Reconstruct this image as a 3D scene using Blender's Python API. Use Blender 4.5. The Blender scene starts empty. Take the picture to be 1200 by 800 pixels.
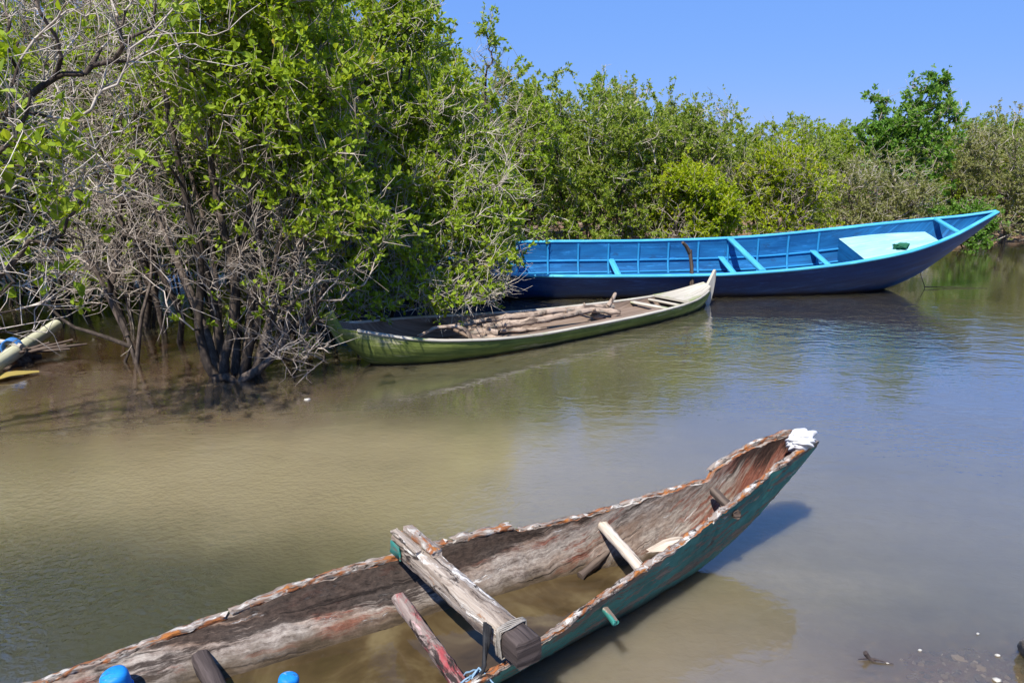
import bpy, math, random
import numpy as np
from mathutils import Vector, Matrix, Euler

R = math.radians
col = bpy.context.scene.collection
scene = bpy.context.scene

# ------------------------------------------------------------------ camera
H, F, YH = 2.3, 870.0, 170.0
PITCH = math.atan((400 - YH) / F)
FWD = np.array([0, math.cos(PITCH), -math.sin(PITCH)])
UPV = np.array([0, math.sin(PITCH), math.cos(PITCH)])
CAM = np.array([0, 0, H])


def ray(px, py):
    return np.array([(px - 600) / F, 0, 0]) + UPV * (-(py - 400) / F) + FWD


def at(px, py, z=0.0):
    """point of the horizontal plane at height z"""
    d = ray(px, py)
    return CAM + d * ((z - H) / d[2])


def aty(px, py, y):
    d = ray(px, py)
    return CAM + d * (y / d[1])


cam_data = bpy.data.cameras.new('camera')
cam = bpy.data.objects.new('camera', cam_data)
col.objects.link(cam)
cam.location = (0, 0, H)
cam.rotation_euler = (math.pi / 2 - PITCH, 0, 0)
cam_data.sensor_width = 36
cam_data.lens = 36 * F / 1200
cam_data.clip_start = 0.05
cam_data.clip_end = 2000
scene.camera = cam

# ------------------------------------------------------------------ light
SUN = np.array([-0.24, -0.50, 0.84])
SUN = SUN / np.linalg.norm(SUN)
world = bpy.data.worlds.new('World')
scene.world = world
world.use_nodes = True
wn = world.node_tree
for n in list(wn.nodes):
    wn.nodes.remove(n)
wo = wn.nodes.new('ShaderNodeOutputWorld')
bg = wn.nodes.new('ShaderNodeBackground')
sky = wn.nodes.new('ShaderNodeTexSky')
sky.sky_type = 'NISHITA'
sky.sun_disc = False
sky.sun_elevation = math.asin(SUN[2])
sky.sun_rotation = math.atan2(SUN[0], SUN[1])
sky.air_density = 1.0
sky.dust_density = 0.0
sky.ozone_density = 1.5
hs = wn.nodes.new('ShaderNodeMix')          # hazy tropical noon: the even pale blue of the photo over the Nishita gradient
hs.data_type = 'RGBA'
hs.inputs[0].default_value = .86
wn.links.new(sky.outputs[0], hs.inputs[6])
hs.inputs[7].default_value = (.90, 2.20, 5.95, 1)
wn.links.new(hs.outputs[2], bg.inputs['Color'])
bg.inputs['Strength'].default_value = 0.10
wn.links.new(bg.outputs[0], wo.inputs['Surface'])

sd = bpy.data.lights.new('sun', 'SUN')
sd.energy = 5.0
sd.angle = R(0.5)
sd.color = (1.0, 0.95, 0.87)
so = bpy.data.objects.new('sun', sd)
col.objects.link(so)
so.rotation_euler = Vector(SUN).to_track_quat('Z', 'Y').to_euler()

scene.view_settings.view_transform = 'Standard'
scene.view_settings.look = 'None'
scene.view_settings.gamma = 1
scene.view_settings.exposure = 0.7
scene.view_settings.use_curve_mapping = False
scene.render.engine = 'CYCLES'
cy = scene.cycles
cy.max_bounces = 10
cy.diffuse_bounces = 5
cy.glossy_bounces = 3
cy.transmission_bounces = 4
cy.transparent_max_bounces = 8
cy.caustics_reflective = False
cy.caustics_refractive = False
cy.use_denoising = True
cy.sample_clamp_indirect = 6


# ------------------------------------------------------------------ materials
class NT:
    def __init__(self, name):
        self.m = bpy.data.materials.new(name)
        self.m.use_nodes = True
        self.t = self.m.node_tree
        for n in list(self.t.nodes):
            self.t.nodes.remove(n)
        self.out = self.t.nodes.new('ShaderNodeOutputMaterial')

    def n(self, typ, props=None, **inp):
        nd = self.t.nodes.new('ShaderNode' + typ)
        for k, v in (props or {}).items():
            setattr(nd, k, v)
        for k, v in inp.items():
            key = k.replace('_', ' ')
            self.set(nd, key, v)
        return nd

    def set(self, nd, key, v):
        s = nd.inputs[key] if not isinstance(key, int) else nd.inputs[key]
        if hasattr(v, 'outputs'):
            self.t.links.new(v.outputs[0], s)
        elif isinstance(v, bpy.types.NodeSocket):
            self.t.links.new(v, s)
        else:
            if isinstance(v, (tuple, list)) and len(v) == 3 and s.type == 'RGBA':
                v = tuple(v) + (1,)
            s.default_value = v

    def ramp(self, fac, stops, interp='LINEAR'):
        r = self.t.nodes.new('ShaderNodeValToRGB')
        r.color_ramp.interpolation = interp
        e = r.color_ramp.elements
        while len(e) > 1:
            e.remove(e[-1])
        for i, (p, c) in enumerate(stops):
            x = e[0] if i == 0 else e.new(p)
            x.position = p
            if not isinstance(c, (tuple, list)):
                c = (c, c, c)
            x.color = tuple(c) + (1,)
        self.set(r, 'Fac', fac)
        return r

    def mix(self, fac, a, b, blend='MIX'):
        m = self.t.nodes.new('ShaderNodeMix')
        m.data_type = 'RGBA'
        m.blend_type = blend
        self.set(m, 0, fac)
        self.set(m, 6, a)
        self.set(m, 7, b)
        return m.outputs[2]

    def math(self, op, a, b=0.0, clamp=False):
        m = self.t.nodes.new('ShaderNodeMath')
        m.operation = op
        m.use_clamp = clamp
        self.set(m, 0, a)
        self.set(m, 1, b)
        return m.outputs[0]

    def noise(self, vec, scale, detail=4, rough=.55, dist=0.0):
        nd = self.n('TexNoise', None, Scale=scale, Detail=detail, Roughness=rough, Distortion=dist)
        if vec is not None:
            self.set(nd, 'Vector', vec)
        return nd.outputs[0]

    def mapping(self, vec, scale=(1, 1, 1), loc=(0, 0, 0)):
        nd = self.n('Mapping')
        self.set(nd, 'Vector', vec)
        nd.inputs['Scale'].default_value = scale
        nd.inputs['Location'].default_value = loc
        return nd.outputs[0]

    def coord(self, which='Object'):
        return self.n('TexCoord').outputs[which]

    def bump(self, h, strength=.3, dist=.01):
        b = self.n('Bump')
        b.inputs['Strength'].default_value = strength
        b.inputs['Distance'].default_value = dist
        self.set(b, 'Height', h)
        return b.outputs[0]

    def finish(self, shader):
        self.t.links.new(shader.outputs[0], self.out.inputs['Surface'])
        return self.m


def principled(nt, color, rough=.6, normal=None, spec=.3):
    p = nt.n('BsdfPrincipled')
    nt.set(p, 'Base Color', color)
    nt.set(p, 'Roughness', rough)
    p.inputs['Specular IOR Level'].default_value = spec
    if normal is not None:
        nt.set(p, 'Normal', normal)
    return p


def uvgrain(nt, su, sv, seed=0.0):
    return nt.mapping(nt.coord('UV'), (su, sv, 1), (seed, seed * 1.7, seed * .3))


def mat_wood(name, dark, mid, light, paints=(), bump=.5, grain=(1.6, 34), rough=.85, seed=0.0, cracks=.35, moss=None):
    """weathered timber: grain along u of the UV map, patches of old paint, cracks"""
    nt = NT(name)
    g = uvgrain(nt, *grain, seed)
    n1 = nt.noise(g, 1.0, 6, .65, .4)
    n2 = nt.noise(uvgrain(nt, 2.2, 5, seed + 3), 1.0, 5, .6)
    base = nt.ramp(n1, [(.3, dark), (.5, mid), (.72, light)])
    base = nt.mix(nt.ramp(n2, [(.35, 0.0), (.7, .75)]), base, mid)
    k = 7.0
    hsum = n1
    for (c, thr, su, sv, soft) in paints:
        pn = nt.noise(uvgrain(nt, su, sv, seed + k), 1.0, 7, .68, .6)
        k += 5.3
        mask = nt.ramp(pn, [(max(0, thr - soft), 0.0), (thr + soft, 1.0)])
        base = nt.mix(mask, base, c)
        hsum = nt.math('ADD', hsum, nt.math('MULTIPLY', mask, .35))
    cr = nt.noise(uvgrain(nt, grain[0] * .7, grain[1] * .8, seed + 21), 1.0, 3, .5, 1.0)
    crack = nt.ramp(cr, [(cracks - .07, 1.0), (cracks, 0.0)])
    base = nt.mix(nt.math('MULTIPLY', crack, .75), base, tuple(x * .25 for x in dark))
    if moss:
        base = nt.mix(moss_mask(nt), base, moss)
    hh = nt.math('SUBTRACT', hsum, nt.math('MULTIPLY', crack, .6))
    p = principled(nt, base, rough, nt.bump(hh, bump, .012), .2)
    return nt.finish(p)


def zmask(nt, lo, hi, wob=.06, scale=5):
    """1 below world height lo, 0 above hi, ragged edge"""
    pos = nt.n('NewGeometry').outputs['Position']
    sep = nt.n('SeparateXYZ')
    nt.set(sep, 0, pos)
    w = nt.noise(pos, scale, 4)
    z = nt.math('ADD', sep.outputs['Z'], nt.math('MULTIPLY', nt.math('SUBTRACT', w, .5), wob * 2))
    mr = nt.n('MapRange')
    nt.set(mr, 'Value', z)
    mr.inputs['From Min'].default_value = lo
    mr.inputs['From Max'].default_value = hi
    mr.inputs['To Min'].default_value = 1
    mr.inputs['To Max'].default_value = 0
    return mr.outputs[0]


M = {}
# --- the old canoe
def mat_hull_teal():
    nt = NT('peeling teal paint')
    g = nt.noise(uvgrain(nt, 1.5, 30, 1), 1, 6, .65, .4)
    teal = nt.ramp(nt.noise(uvgrain(nt, 3, 7, 2), 1, 5, .65), [(.3, (.018, .105, .090)), (.55, (.036, .205, .170)), (.75, (.10, .33, .28))])
    wood = nt.ramp(g, [(.3, (.05, .035, .026)), (.55, (.19, .14, .105)), (.75, (.38, .32, .26))])
    pm = nt.ramp(nt.noise(uvgrain(nt, 2.5, 14, 5), 1, 8, .7, .5), [(.515, 0.0), (.55, 1.0)])
    c = nt.mix(pm, teal, wood)
    wm = nt.ramp(nt.noise(uvgrain(nt, 5, 22, 9), 1, 6, .7), [(.66, 0.0), (.70, 1.0)])
    c = nt.mix(wm, c, (.42, .45, .42))
    c = nt.mix(zmask(nt, .02, .10, .05), c, (.025, .035, .022))
    p = principled(nt, c, .6, nt.bump(nt.math('SUBTRACT', g, nt.math('MULTIPLY', pm, .5)), .5, .01), .3)
    return nt.finish(p)


def mat_hull_inside():
    nt = NT('rotten canoe inside')
    g = nt.noise(uvgrain(nt, 2.4, 46, 1), 1, 8, .72, .15)
    fine = nt.noise(uvgrain(nt, 26, 44, 3), 1, 7, .78)
    gg = nt.math('ADD', nt.math('MULTIPLY', g, .42), nt.math('MULTIPLY', fine, .58))
    wood = nt.ramp(gg, [(.36, (.070, .053, .043)), (.46, (.215, .178, .150)), (.56, (.34, .295, .25)), (.70, (.53, .48, .42))])
    blot = nt.noise(uvgrain(nt, 1.5, 5, 4), 1, 7, .66, .5)
    c = nt.mix(nt.ramp(blot, [(.44, 0.0), (.60, .9)]), wood, nt.ramp(gg, [(.35, (.07, .042, .030)), (.65, (.27, .175, .12))]))
    ux = nt.n('SeparateXYZ'); nt.set(ux, 0, nt.coord('Object'))
    bowred = nt.math('MULTIPLY', nt.math('MAXIMUM', nt.math('ADD', ux.outputs['X'], .95), 0.0), .24)
    red = nt.ramp(nt.math('ADD', nt.noise(uvgrain(nt, 1.5, 7, 11), 1, 8, .74, .4), bowred), [(.545, 0.0), (.62, .85)])
    c = nt.mix(red, c, nt.ramp(fine, [(.35, (.10, .022, .014)), (.65, (.25, .085, .05))]))
    wht = nt.ramp(nt.noise(uvgrain(nt, 3.4, 16, 31), 1, 9, .76, .3), [(.60, 0.0), (.635, .8)])
    c = nt.mix(wht, c, (.60, .57, .53))
    # near-black mottled band towards the top of the wall, fading to the bow
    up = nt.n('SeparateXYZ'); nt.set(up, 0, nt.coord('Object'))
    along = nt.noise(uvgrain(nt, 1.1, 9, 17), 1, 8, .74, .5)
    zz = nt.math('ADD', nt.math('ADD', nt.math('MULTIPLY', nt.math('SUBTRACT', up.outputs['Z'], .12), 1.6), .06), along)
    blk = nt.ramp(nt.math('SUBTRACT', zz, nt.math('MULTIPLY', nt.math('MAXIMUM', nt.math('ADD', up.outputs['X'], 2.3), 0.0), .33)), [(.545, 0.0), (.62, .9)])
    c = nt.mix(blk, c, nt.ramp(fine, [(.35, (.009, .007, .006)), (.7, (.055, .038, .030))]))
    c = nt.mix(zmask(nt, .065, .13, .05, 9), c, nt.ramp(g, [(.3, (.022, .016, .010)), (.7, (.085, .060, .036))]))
    cr = nt.ramp(nt.noise(uvgrain(nt, 1.3, 30, 23), 1, 5, .65, .6), [(.33, 1.0), (.38, 0.0)])
    c = nt.mix(nt.math('MULTIPLY', cr, .8), c, (.02, .015, .012))
    hh = nt.math('ADD', nt.math('SUBTRACT', gg, nt.math('MULTIPLY', cr, .5)), nt.math('MULTIPLY', wht, .25))
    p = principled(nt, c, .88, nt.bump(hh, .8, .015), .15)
    return nt.finish(p)


M['teal'] = mat_hull_teal()
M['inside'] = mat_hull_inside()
M['rim'] = mat_wood('rotten gunwale wood', (.06, .043, .034), (.25, .20, .165), (.50, .45, .39),
                    [((.58, .54, .48), .55, 6, 16, .04), ((.31, .115, .045), .515, 7, 15, .04), ((.46, .175, .05), .59, 6, 12, .03), ((.035, .025, .02), .615, 14, 26, .02),
                     ((.03, .22, .19), .70, 6, 10, .02)], seed=2.0, bump=1.0, grain=(3.5, 70))
M['beam'] = mat_wood('bleached beam wood', (.09, .065, .05), (.32, .265, .215), (.62, .57, .50),
                     [((.20, .155, .12), .55, 3, 14, .05), ((.68, .64, .58), .60, 4, 18, .03), ((.045, .034, .028), .60, 6, 22, .03), ((.30, .15, .07), .66, 6, 16, .03)], seed=5.0, bump=.7, grain=(2.2, 55))
M['char'] = mat_wood('dark wet wood', (.018, .014, .013), (.055, .042, .038), (.14, .11, .10), seed=8.0, bump=.7)
M['stick'] = mat_wood('dark driftwood', (.03, .022, .018), (.095, .07, .055), (.22, .17, .13), seed=9.0, bump=.6)
M['redwood'] = mat_wood('thwart with old red paint', (.06, .045, .04), (.22, .17, .15), (.42, .36, .32),
                        [((.30, .06, .065), .55, 3, 9, .05), ((.55, .36, .35), .58, 5, 14, .03), ((.03, .022, .02), .54, 3, 12, .03), ((.33, .28, .25), .62, 5, 14, .03)], seed=12.0, bump=.6, grain=(2, 40))
M['plank'] = mat_wood('split pale plank', (.20, .15, .11), (.52, .44, .35), (.74, .68, .58), seed=14.0, bump=.6, grain=(2.5, 50))
M['log'] = mat_wood('barkless mangrove log', (.12, .085, .06), (.33, .25, .19), (.55, .45, .36),
                    [((.09, .065, .05), .54, 4, 7, .05), ((.24, .23, .19), .58, 3, 9, .04)], seed=15.0, bump=.8, grain=(4, 22), cracks=.33)
M['moss'] = None


def mat_mossy(name, lo, hi, pale, pale_thr, seed):
    nt = NT(name)
    g = nt.noise(uvgrain(nt, 1.2, 26, seed), 1, 6, .65, .3)
    b = nt.noise(uvgrain(nt, 2.2, 4.5, seed + 4), 1, 6, .66, .4)
    c = nt.ramp(b, [(.3, lo), (.5, tuple((x + y) / 2 for x, y in zip(lo, hi))), (.7, hi)])
    c = nt.mix(nt.ramp(g, [(.4, .0), (.62, .55)]), c, tuple(x * .45 for x in lo))
    pm = nt.ramp(nt.noise(uvgrain(nt, 1.4, 9, seed + 9), 1, 7, .7, .4), [(pale_thr, 0.0), (pale_thr + .07, .85)])
    c = nt.mix(pm, c, pale)
    sc = nt.ramp(nt.noise(uvgrain(nt, 6, 20, seed + 13), 1, 5, .7), [(.68, 0.0), (.73, .8)])
    c = nt.mix(sc, c, (.34, .30, .24))
    c = nt.mix(zmask(nt, .01, .05, .03, 6), c, (.03, .035, .018))
    p = principled(nt, c, .75, nt.bump(nt.math('ADD', g, b), .4, .01), .25)
    return nt.finish(p)


M['moss'] = mat_mossy('mossy green planking', (.085, .125, .024), (.31, .355, .085), (.46, .43, .26), .56, 3)
M['paleplank'] = mat_wood('sun bleached planking', (.17, .15, .12), (.39, .36, .30), (.58, .55, .48),
                          [((.20, .24, .09), .62, 2, 5, .05)], seed=31.0, bump=.4, grain=(1.2, 24))
M['brownboard'] = mat_wood('brown floor board', (.07, .05, .038), (.19, .135, .10), (.32, .25, .20), seed=33.0, bump=.5, grain=(1.0, 22))


def mat_paint(name, c0, c1, dirt, seed=0.0, rough=.42, dirtlvl=.62, low=None):
    nt = NT(name)
    a = nt.noise(uvgrain(nt, 1.0, 3.0, seed), 1, 6, .62, .3)
    c = nt.ramp(a, [(.3, c0), (.7, c1)])
    gr = nt.noise(uvgrain(nt, 1.2, 28, seed + 2), 1, 5, .6)
    c = nt.mix(nt.ramp(gr, [(.42, 0.0), (.72, .6)]), c, tuple(x * .6 for x in c0))
    fd = nt.ramp(nt.noise(uvgrain(nt, 1.7, 11, seed + 17), 1, 7, .7, .3), [(.54, 0.0), (.66, .55)])
    c = nt.mix(fd, c, tuple(min(.8, x * 1.7 + .02) for x in c1))
    scu = nt.ramp(nt.noise(uvgrain(nt, 7, 30, seed + 27), 1, 6, .75), [(.655, 0.0), (.70, .6)])
    c = nt.mix(scu, c, tuple(min(.8, x * 1.5 + .06) for x in c1))
    d = nt.ramp(nt.noise(uvgrain(nt, 4, 9, seed + 6), 1, 7, .72, .3), [(dirtlvl, 0.0), (dirtlvl + .1, .7)])
    c = nt.mix(d, c, dirt)
    if low:
        c = nt.mix(zmask(nt, .02, .09, .05, 3), c, low)
    p = principled(nt, c, rough, nt.bump(gr, .25, .006), .35)
    return nt.finish(p)


M['navy'] = mat_paint('navy hull paint', (.003, .024, .110), (.005, .052, .185), (.025, .06, .10), 1.0, .38, .66, low=(.02, .018, .025))
M['blue'] = mat_paint('blue inside paint', (.004, .070, .215), (.012, .150, .37), (.012, .05, .13), 2.0, .5, .56)
M['lightblue'] = mat_paint('light blue gunwale paint', (.035, .30, .54), (.10, .44, .66), (.25, .42, .50), 3.0, .45, .62)
M['midblue'] = mat_paint('mid blue rib paint', (.012, .17, .40), (.03, .27, .54), (.03, .09, .16), 6.0, .45, .64)
M['deckblue'] = mat_paint('pale turquoise deck paint', (.20, .47, .53), (.34, .60, .63), (.20, .42, .48), 4.0, .5, .62)


def mat_plain(name, c0, c1, scale=8, rough=.6, bump=.2, spec=.3):
    nt = NT(name)
    a = nt.noise(nt.coord('Object'), scale, 5, .6)
    c = nt.ramp(a, [(.3, c0), (.7, c1)])
    return nt.finish(principled(nt, c, rough, nt.bump(a, bump, .01), spec))


M['bluejug'] = mat_wood('scuffed blue plastic', (.006, .12, .40), (.012, .20, .56), (.03, .27, .62), [((.20, .33, .45), .62, 30, 40, .03), ((.04, .05, .06), .66, 20, 30, .03)], seed=51, bump=.3, grain=(12, 12), rough=.5, cracks=.2)
M['bag'] = mat_plain('white sacking', (.46, .46, .46), (.68, .68, .68), 30, .6, .4)
M['rope'] = mat_plain('pale cord', (.17, .15, .125), (.33, .30, .26), 60, .8, .5)
M['strap'] = mat_plain('black rubber strap', (.012, .012, .013), (.03, .03, .032), 20, .6, .3)
M['bluecloth'] = mat_plain('faded blue cord', (.08, .17, .26), (.28, .40, .50), 40, .8, .4)
M['bluerope'] = mat_plain('blue nylon rope', (.02, .10, .32), (.06, .22, .50), 50, .6, .4)
M['bamboo'] = mat_wood('old bamboo', (.22, .22, .13), (.46, .45, .31), (.62, .60, .46), [((.16, .18, .09), .62, 2, 4, .06)], seed=40, bump=.25, grain=(1, 16), cracks=.24)
M['yellowfrond'] = mat_wood('yellow frond', (.16, .12, .03), (.30, .23, .06), (.40, .33, .12), seed=42, bump=.4, grain=(1.5, 30))
M['net'] = mat_plain('green net', (.005, .06, .03), (.02, .14, .07), 40, .8, .6)
M['rock'] = mat_plain('grey brown rock', (.09, .075, .06), (.30, .265, .225), 22, .9, 1.0, .2)
M['shell'] = mat_plain('white shell', (.36, .33, .28), (.60, .57, .51), 40, .6, .3)


def mat_bark(name, stops, scale, rough=.85):
    nt = NT(name)
    o = nt.coord('Object')
    a = nt.noise(nt.mapping(o, (1, 1, .35)), scale, 6, .68, .3)
    rnd = nt.n('NewGeometry').outputs['Random Per Island']
    c = nt.ramp(nt.math('ADD', nt.math('MULTIPLY', a, .75), nt.math('MULTIPLY', rnd, .25)), stops)
    return nt.finish(principled(nt, c, rough, nt.bump(a, .6, .012), .2))


M['bark'] = mat_bark('mangrove bark', [(.28, (.018, .014, .011)), (.48, (.060, .046, .036)), (.64, (.16, .125, .10)), (.8, (.36, .30, .25))], 26)
M['twig'] = mat_bark('grey twig', [(.2, (.11, .085, .066)), (.40, (.27, .22, .18)), (.58, (.44, .38, .32)), (.85, (.62, .56, .49))], 14)
M['paletwig'] = mat_bark('pale bleached twig', [(.2, (.15, .12, .095)), (.40, (.34, .29, .24)), (.58, (.50, .45, .39)), (.85, (.66, .61, .54))], 14)


def mat_leaf(name, stops, trans=.5, rough=.5):
    nt = NT(name)
    g = nt.n('NewGeometry')
    rnd = g.outputs['Random Per Island']
    clump = nt.noise(nt.coord('Object'), 1.7, 3, .6)
    f = nt.math('ADD', nt.math('MULTIPLY', rnd, .7), nt.math('MULTIPLY', nt.math('SUBTRACT', clump, .35), 1.0), True)
    c = nt.ramp(f, stops)
    p = principled(nt, c, rough, None, .22)
    tr = nt.n('BsdfTranslucent')
    tc = nt.mix(1.0, c, (1.25, 1.15, .55), 'MULTIPLY')
    nt.set(tr, 'Color', tc)
    mx = nt.n('MixShader')
    mx.inputs[0].default_value = trans
    nt.t.links.new(p.outputs[0], mx.inputs[1])
    nt.t.links.new(tr.outputs[0], mx.inputs[2])
    return nt.finish(mx)


M['leaf'] = mat_leaf('mangrove leaf', [(0, (.115, .185, .012)), (.35, (.235, .345, .024)), (.65, (.335, .45, .036)), (.93, (.34, .42, .045)), (.97, (.48, .36, .04))])
M['leaf_olive'] = mat_leaf('olive mangrove leaf', [(0, (.095, .155, .016)), (.4, (.215, .305, .034)), (.75, (.31, .39, .055)), (1, (.38, .38, .11))])
M['leaf_lime'] = mat_leaf('yellow green leaf', [(0, (.13, .20, .006)), (.4, (.29, .39, .010)), (.75, (.40, .48, .016)), (1, (.46, .40, .025))])
M['leaf_fresh'] = mat_leaf('fresh broad leaf', [(0, (.055, .140, .016)), (.4, (.115, .250, .032)), (.75, (.19, .34, .05)), (1, (.27, .40, .07))])
M['leaf_grey'] = mat_leaf('grey green leaf', [(0, (.13, .15, .05)), (.4, (.235, .255, .085)), (.75, (.31, .325, .12)), (1, (.42, .39, .20))])


# ------------------------------------------------------------------ mesh helpers
class MB:
    def __init__(self):
        self.v, self.f, self.uv, self.mi, self.sm = [], [], [], [], []

    def add(self, verts, faces, uvs=None, mi=0, smooth=True):
        o = len(self.v)
        self.v += [tuple(map(float, p)) for p in verts]
        for k, f in enumerate(faces):
            self.f.append([i + o for i in f])
            self.uv.append(uvs[k] if uvs else [(0, 0)] * len(f))
            self.mi.append(mi)
            self.sm.append(smooth)

    def build(self, name, mats, parent=None):
        me = bpy.data.meshes.new(name)
        me.from_pydata(self.v, [], self.f)
        uvl = me.uv_layers.new(name='UVMap')
        flat = [c for f in self.uv for p in f for c in p]
        uvl.data.foreach_set('uv', flat)
        me.polygons.foreach_set('material_index', self.mi)
        me.polygons.foreach_set('use_smooth', self.sm)
        if not isinstance(mats, (list, tuple)):
            mats = [mats]
        for m in mats:
            me.materials.append(m)
        me.update()
        ob = bpy.data.objects.new(name, me)
        col.objects.link(ob)
        if parent is not None:
            ob.parent = parent
        return ob


def tag(o, label=None, cat=None, group=None, kind=None):
    if label: o['label'] = label
    if cat: o['category'] = cat
    if group: o['group'] = group
    if kind: o['kind'] = kind
    return o


def empty(name, loc=(0, 0, 0), rot=(0, 0, 0)):
    o = bpy.data.objects.new(name, None)
    o.empty_display_size = .2
    o.location = loc
    o.rotation_euler = rot
    col.objects.link(o)
    return o


def frame(path, upv):
    path = np.asarray(path, float)
    T = np.gradient(path, axis=0)
    T /= np.linalg.norm(T, axis=1)[:, None] + 1e-9
    upv = np.asarray(upv, float)
    S = np.cross(T, upv)
    S /= np.linalg.norm(S, axis=1)[:, None] + 1e-9
    U = np.cross(S, T)
    return T, S, U


def resample(path, step):
    path = np.asarray(path, float)
    d = np.r_[0, np.cumsum(np.linalg.norm(np.diff(path, axis=0), axis=1))]
    n = max(2, int(d[-1] / step) + 1)
    t = np.linspace(0, d[-1], n)
    return np.stack([np.interp(t, d, path[:, i]) for i in range(3)], 1)


def bar(mb, path, w, h, upv=(0, 0, 1), jit=0.0, step=.08, bev=.18, seed=0, mi=0, endmi=None, ragged=0.0, wfun=None):
    """timber of rectangular section (rounded arrises) along a path"""
    rng = np.random.default_rng(seed)
    p = resample(path, step)
    T, S, U = frame(p, upv)
    b = min(w, h) * bev
    sec = [(-w / 2, -h / 2 + b), (-w / 2, 0), (-w / 2, h / 2 - b), (-w / 2 + b, h / 2), (0, h / 2), (w / 2 - b, h / 2), (w / 2, h / 2 - b), (w / 2, 0), (w / 2, -h / 2 + b),
           (w / 2 - b, -h / 2), (0, -h / 2), (-w / 2 + b, -h / 2)]
    sec = np.array(sec)
    k = len(sec)
    n = len(p)
    L = np.r_[0, np.cumsum(np.linalg.norm(np.diff(p, axis=0), axis=1))]
    per = np.r_[0, np.cumsum(np.linalg.norm(np.diff(np.vstack([sec, sec[:1]]), axis=0), axis=1))]
    low = np.cumsum(rng.normal(0, 1, (n, k)), 0)
    low = (low - low.mean(0)) / (np.abs(low).max() + 1e-6)
    V = []
    for i in range(n):
        sc = wfun(L[i] / L[-1]) if wfun else 1.0
        q = sec * sc + rng.normal(0, jit, sec.shape) * .6
        q = q * (1 + low[i][:, None] * jit * 12)
        off = np.zeros(k)
        if ragged and i in (0, n - 1):
            off = rng.uniform(-ragged, ragged, k)
        V.append(p[i] + S[i] * q[:, :1] + U[i] * q[:, 1:] + T[i] * off[:, None])
    V = np.concatenate(V)
    fs, uv = [], []
    for i in range(n - 1):
        for j in range(k):
            j2 = (j + 1) % k
            fs.append([i * k + j, i * k + j2, (i + 1) * k + j2, (i + 1) * k + j])
            uv.append([(L[i], per[j]), (L[i], per[j + 1]), (L[i + 1], per[j + 1]), (L[i + 1], per[j])])
    mb.add(V, fs, uv, mi)
    e0 = list(range(k))[::-1]
    e1 = [(n - 1) * k + j for j in range(k)]
    for e in (e0, e1):
        mb.add(V[[x for x in e]], [list(range(k))], [[(float(sec[j % k][0]) * .3, float(sec[j % k][1]) + .5) for j in range(k)]], mi if endmi is None else endmi, False)


def tube(mb, path, rad, k=8, jit=0.0, seed=0, mi=0, cap=True, step=None, upv=None):
    rng = np.random.default_rng(seed)
    path = np.asarray(path, float)
    rad = np.full(len(path), rad) if np.isscalar(rad) else np.asarray(rad, float)
    if step:
        p2 = resample(path, step)
        d = np.r_[0, np.cumsum(np.linalg.norm(np.diff(path, axis=0), axis=1))]
        rad = np.interp(np.linspace(0, d[-1], len(p2)), d, rad)
        path = p2
    if upv is None:
        t = path[-1] - path[0]
        upv = (0, 0, 1) if abs(t[2]) < .8 * np.linalg.norm(t) else (0.9, .4, 0)
    T, S, U = frame(path, upv)
    n = len(path)
    a = np.arange(k) * 2 * math.pi / k
    L = np.r_[0, np.cumsum(np.linalg.norm(np.diff(path, axis=0), axis=1))]
    V = []
    for i in range(n):
        r = rad[i] * (1 + rng.normal(0, jit, k))
        V.append(path[i] + S[i] * (np.cos(a) * r)[:, None] + U[i] * (np.sin(a) * r)[:, None])
    V = np.concatenate(V)
    fs, uv = [], []
    for i in range(n - 1):
        for j in range(k):
            j2 = (j + 1) % k
            fs.append([i * k + j, i * k + j2, (i + 1) * k + j2, (i + 1) * k + j])
            c = 2 * math.pi * rad[0] / k
            uv.append([(L[i], c * j), (L[i], c * (j + 1)), (L[i + 1], c * (j + 1)), (L[i + 1], c * j)])
    mb.add(V, fs, uv, mi)
    if cap:
        mb.add(V[:k][::-1], [list(range(k))], [[(.01 * math.cos(x), .03 * math.sin(x)) for x in a]], mi, False)
        mb.add(V[-k:], [list(range(k))], [[(.01 * math.cos(x), .03 * math.sin(x)) for x in a]], mi, False)


def smooth_interp(x, xs, ys):
    """monotone cubic through the stations"""
    xs, ys = np.asarray(xs, float), np.asarray(ys, float)
    h = np.diff(xs)
    d = np.diff(ys) / h
    m = np.zeros(len(xs))
    m[0], m[-1] = d[0], d[-1]
    for i in range(1, len(xs) - 1):
        if d[i - 1] * d[i] > 0:
            m[i] = 2 * d[i - 1] * d[i] / (d[i - 1] + d[i])
    x = np.atleast_1d(np.asarray(x, float))
    k = np.clip(np.searchsorted(xs, x) - 1, 0, len(h) - 1)
    t = (x - xs[k]) / h[k]
    return (ys[k] * (2 * t ** 3 - 3 * t ** 2 + 1) + m[k] * h[k] * (t ** 3 - 2 * t ** 2 + t) + ys[k + 1] * (-2 * t ** 3 + 3 * t ** 2) + m[k + 1] * h[k] * (t ** 3 - t ** 2))


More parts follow.
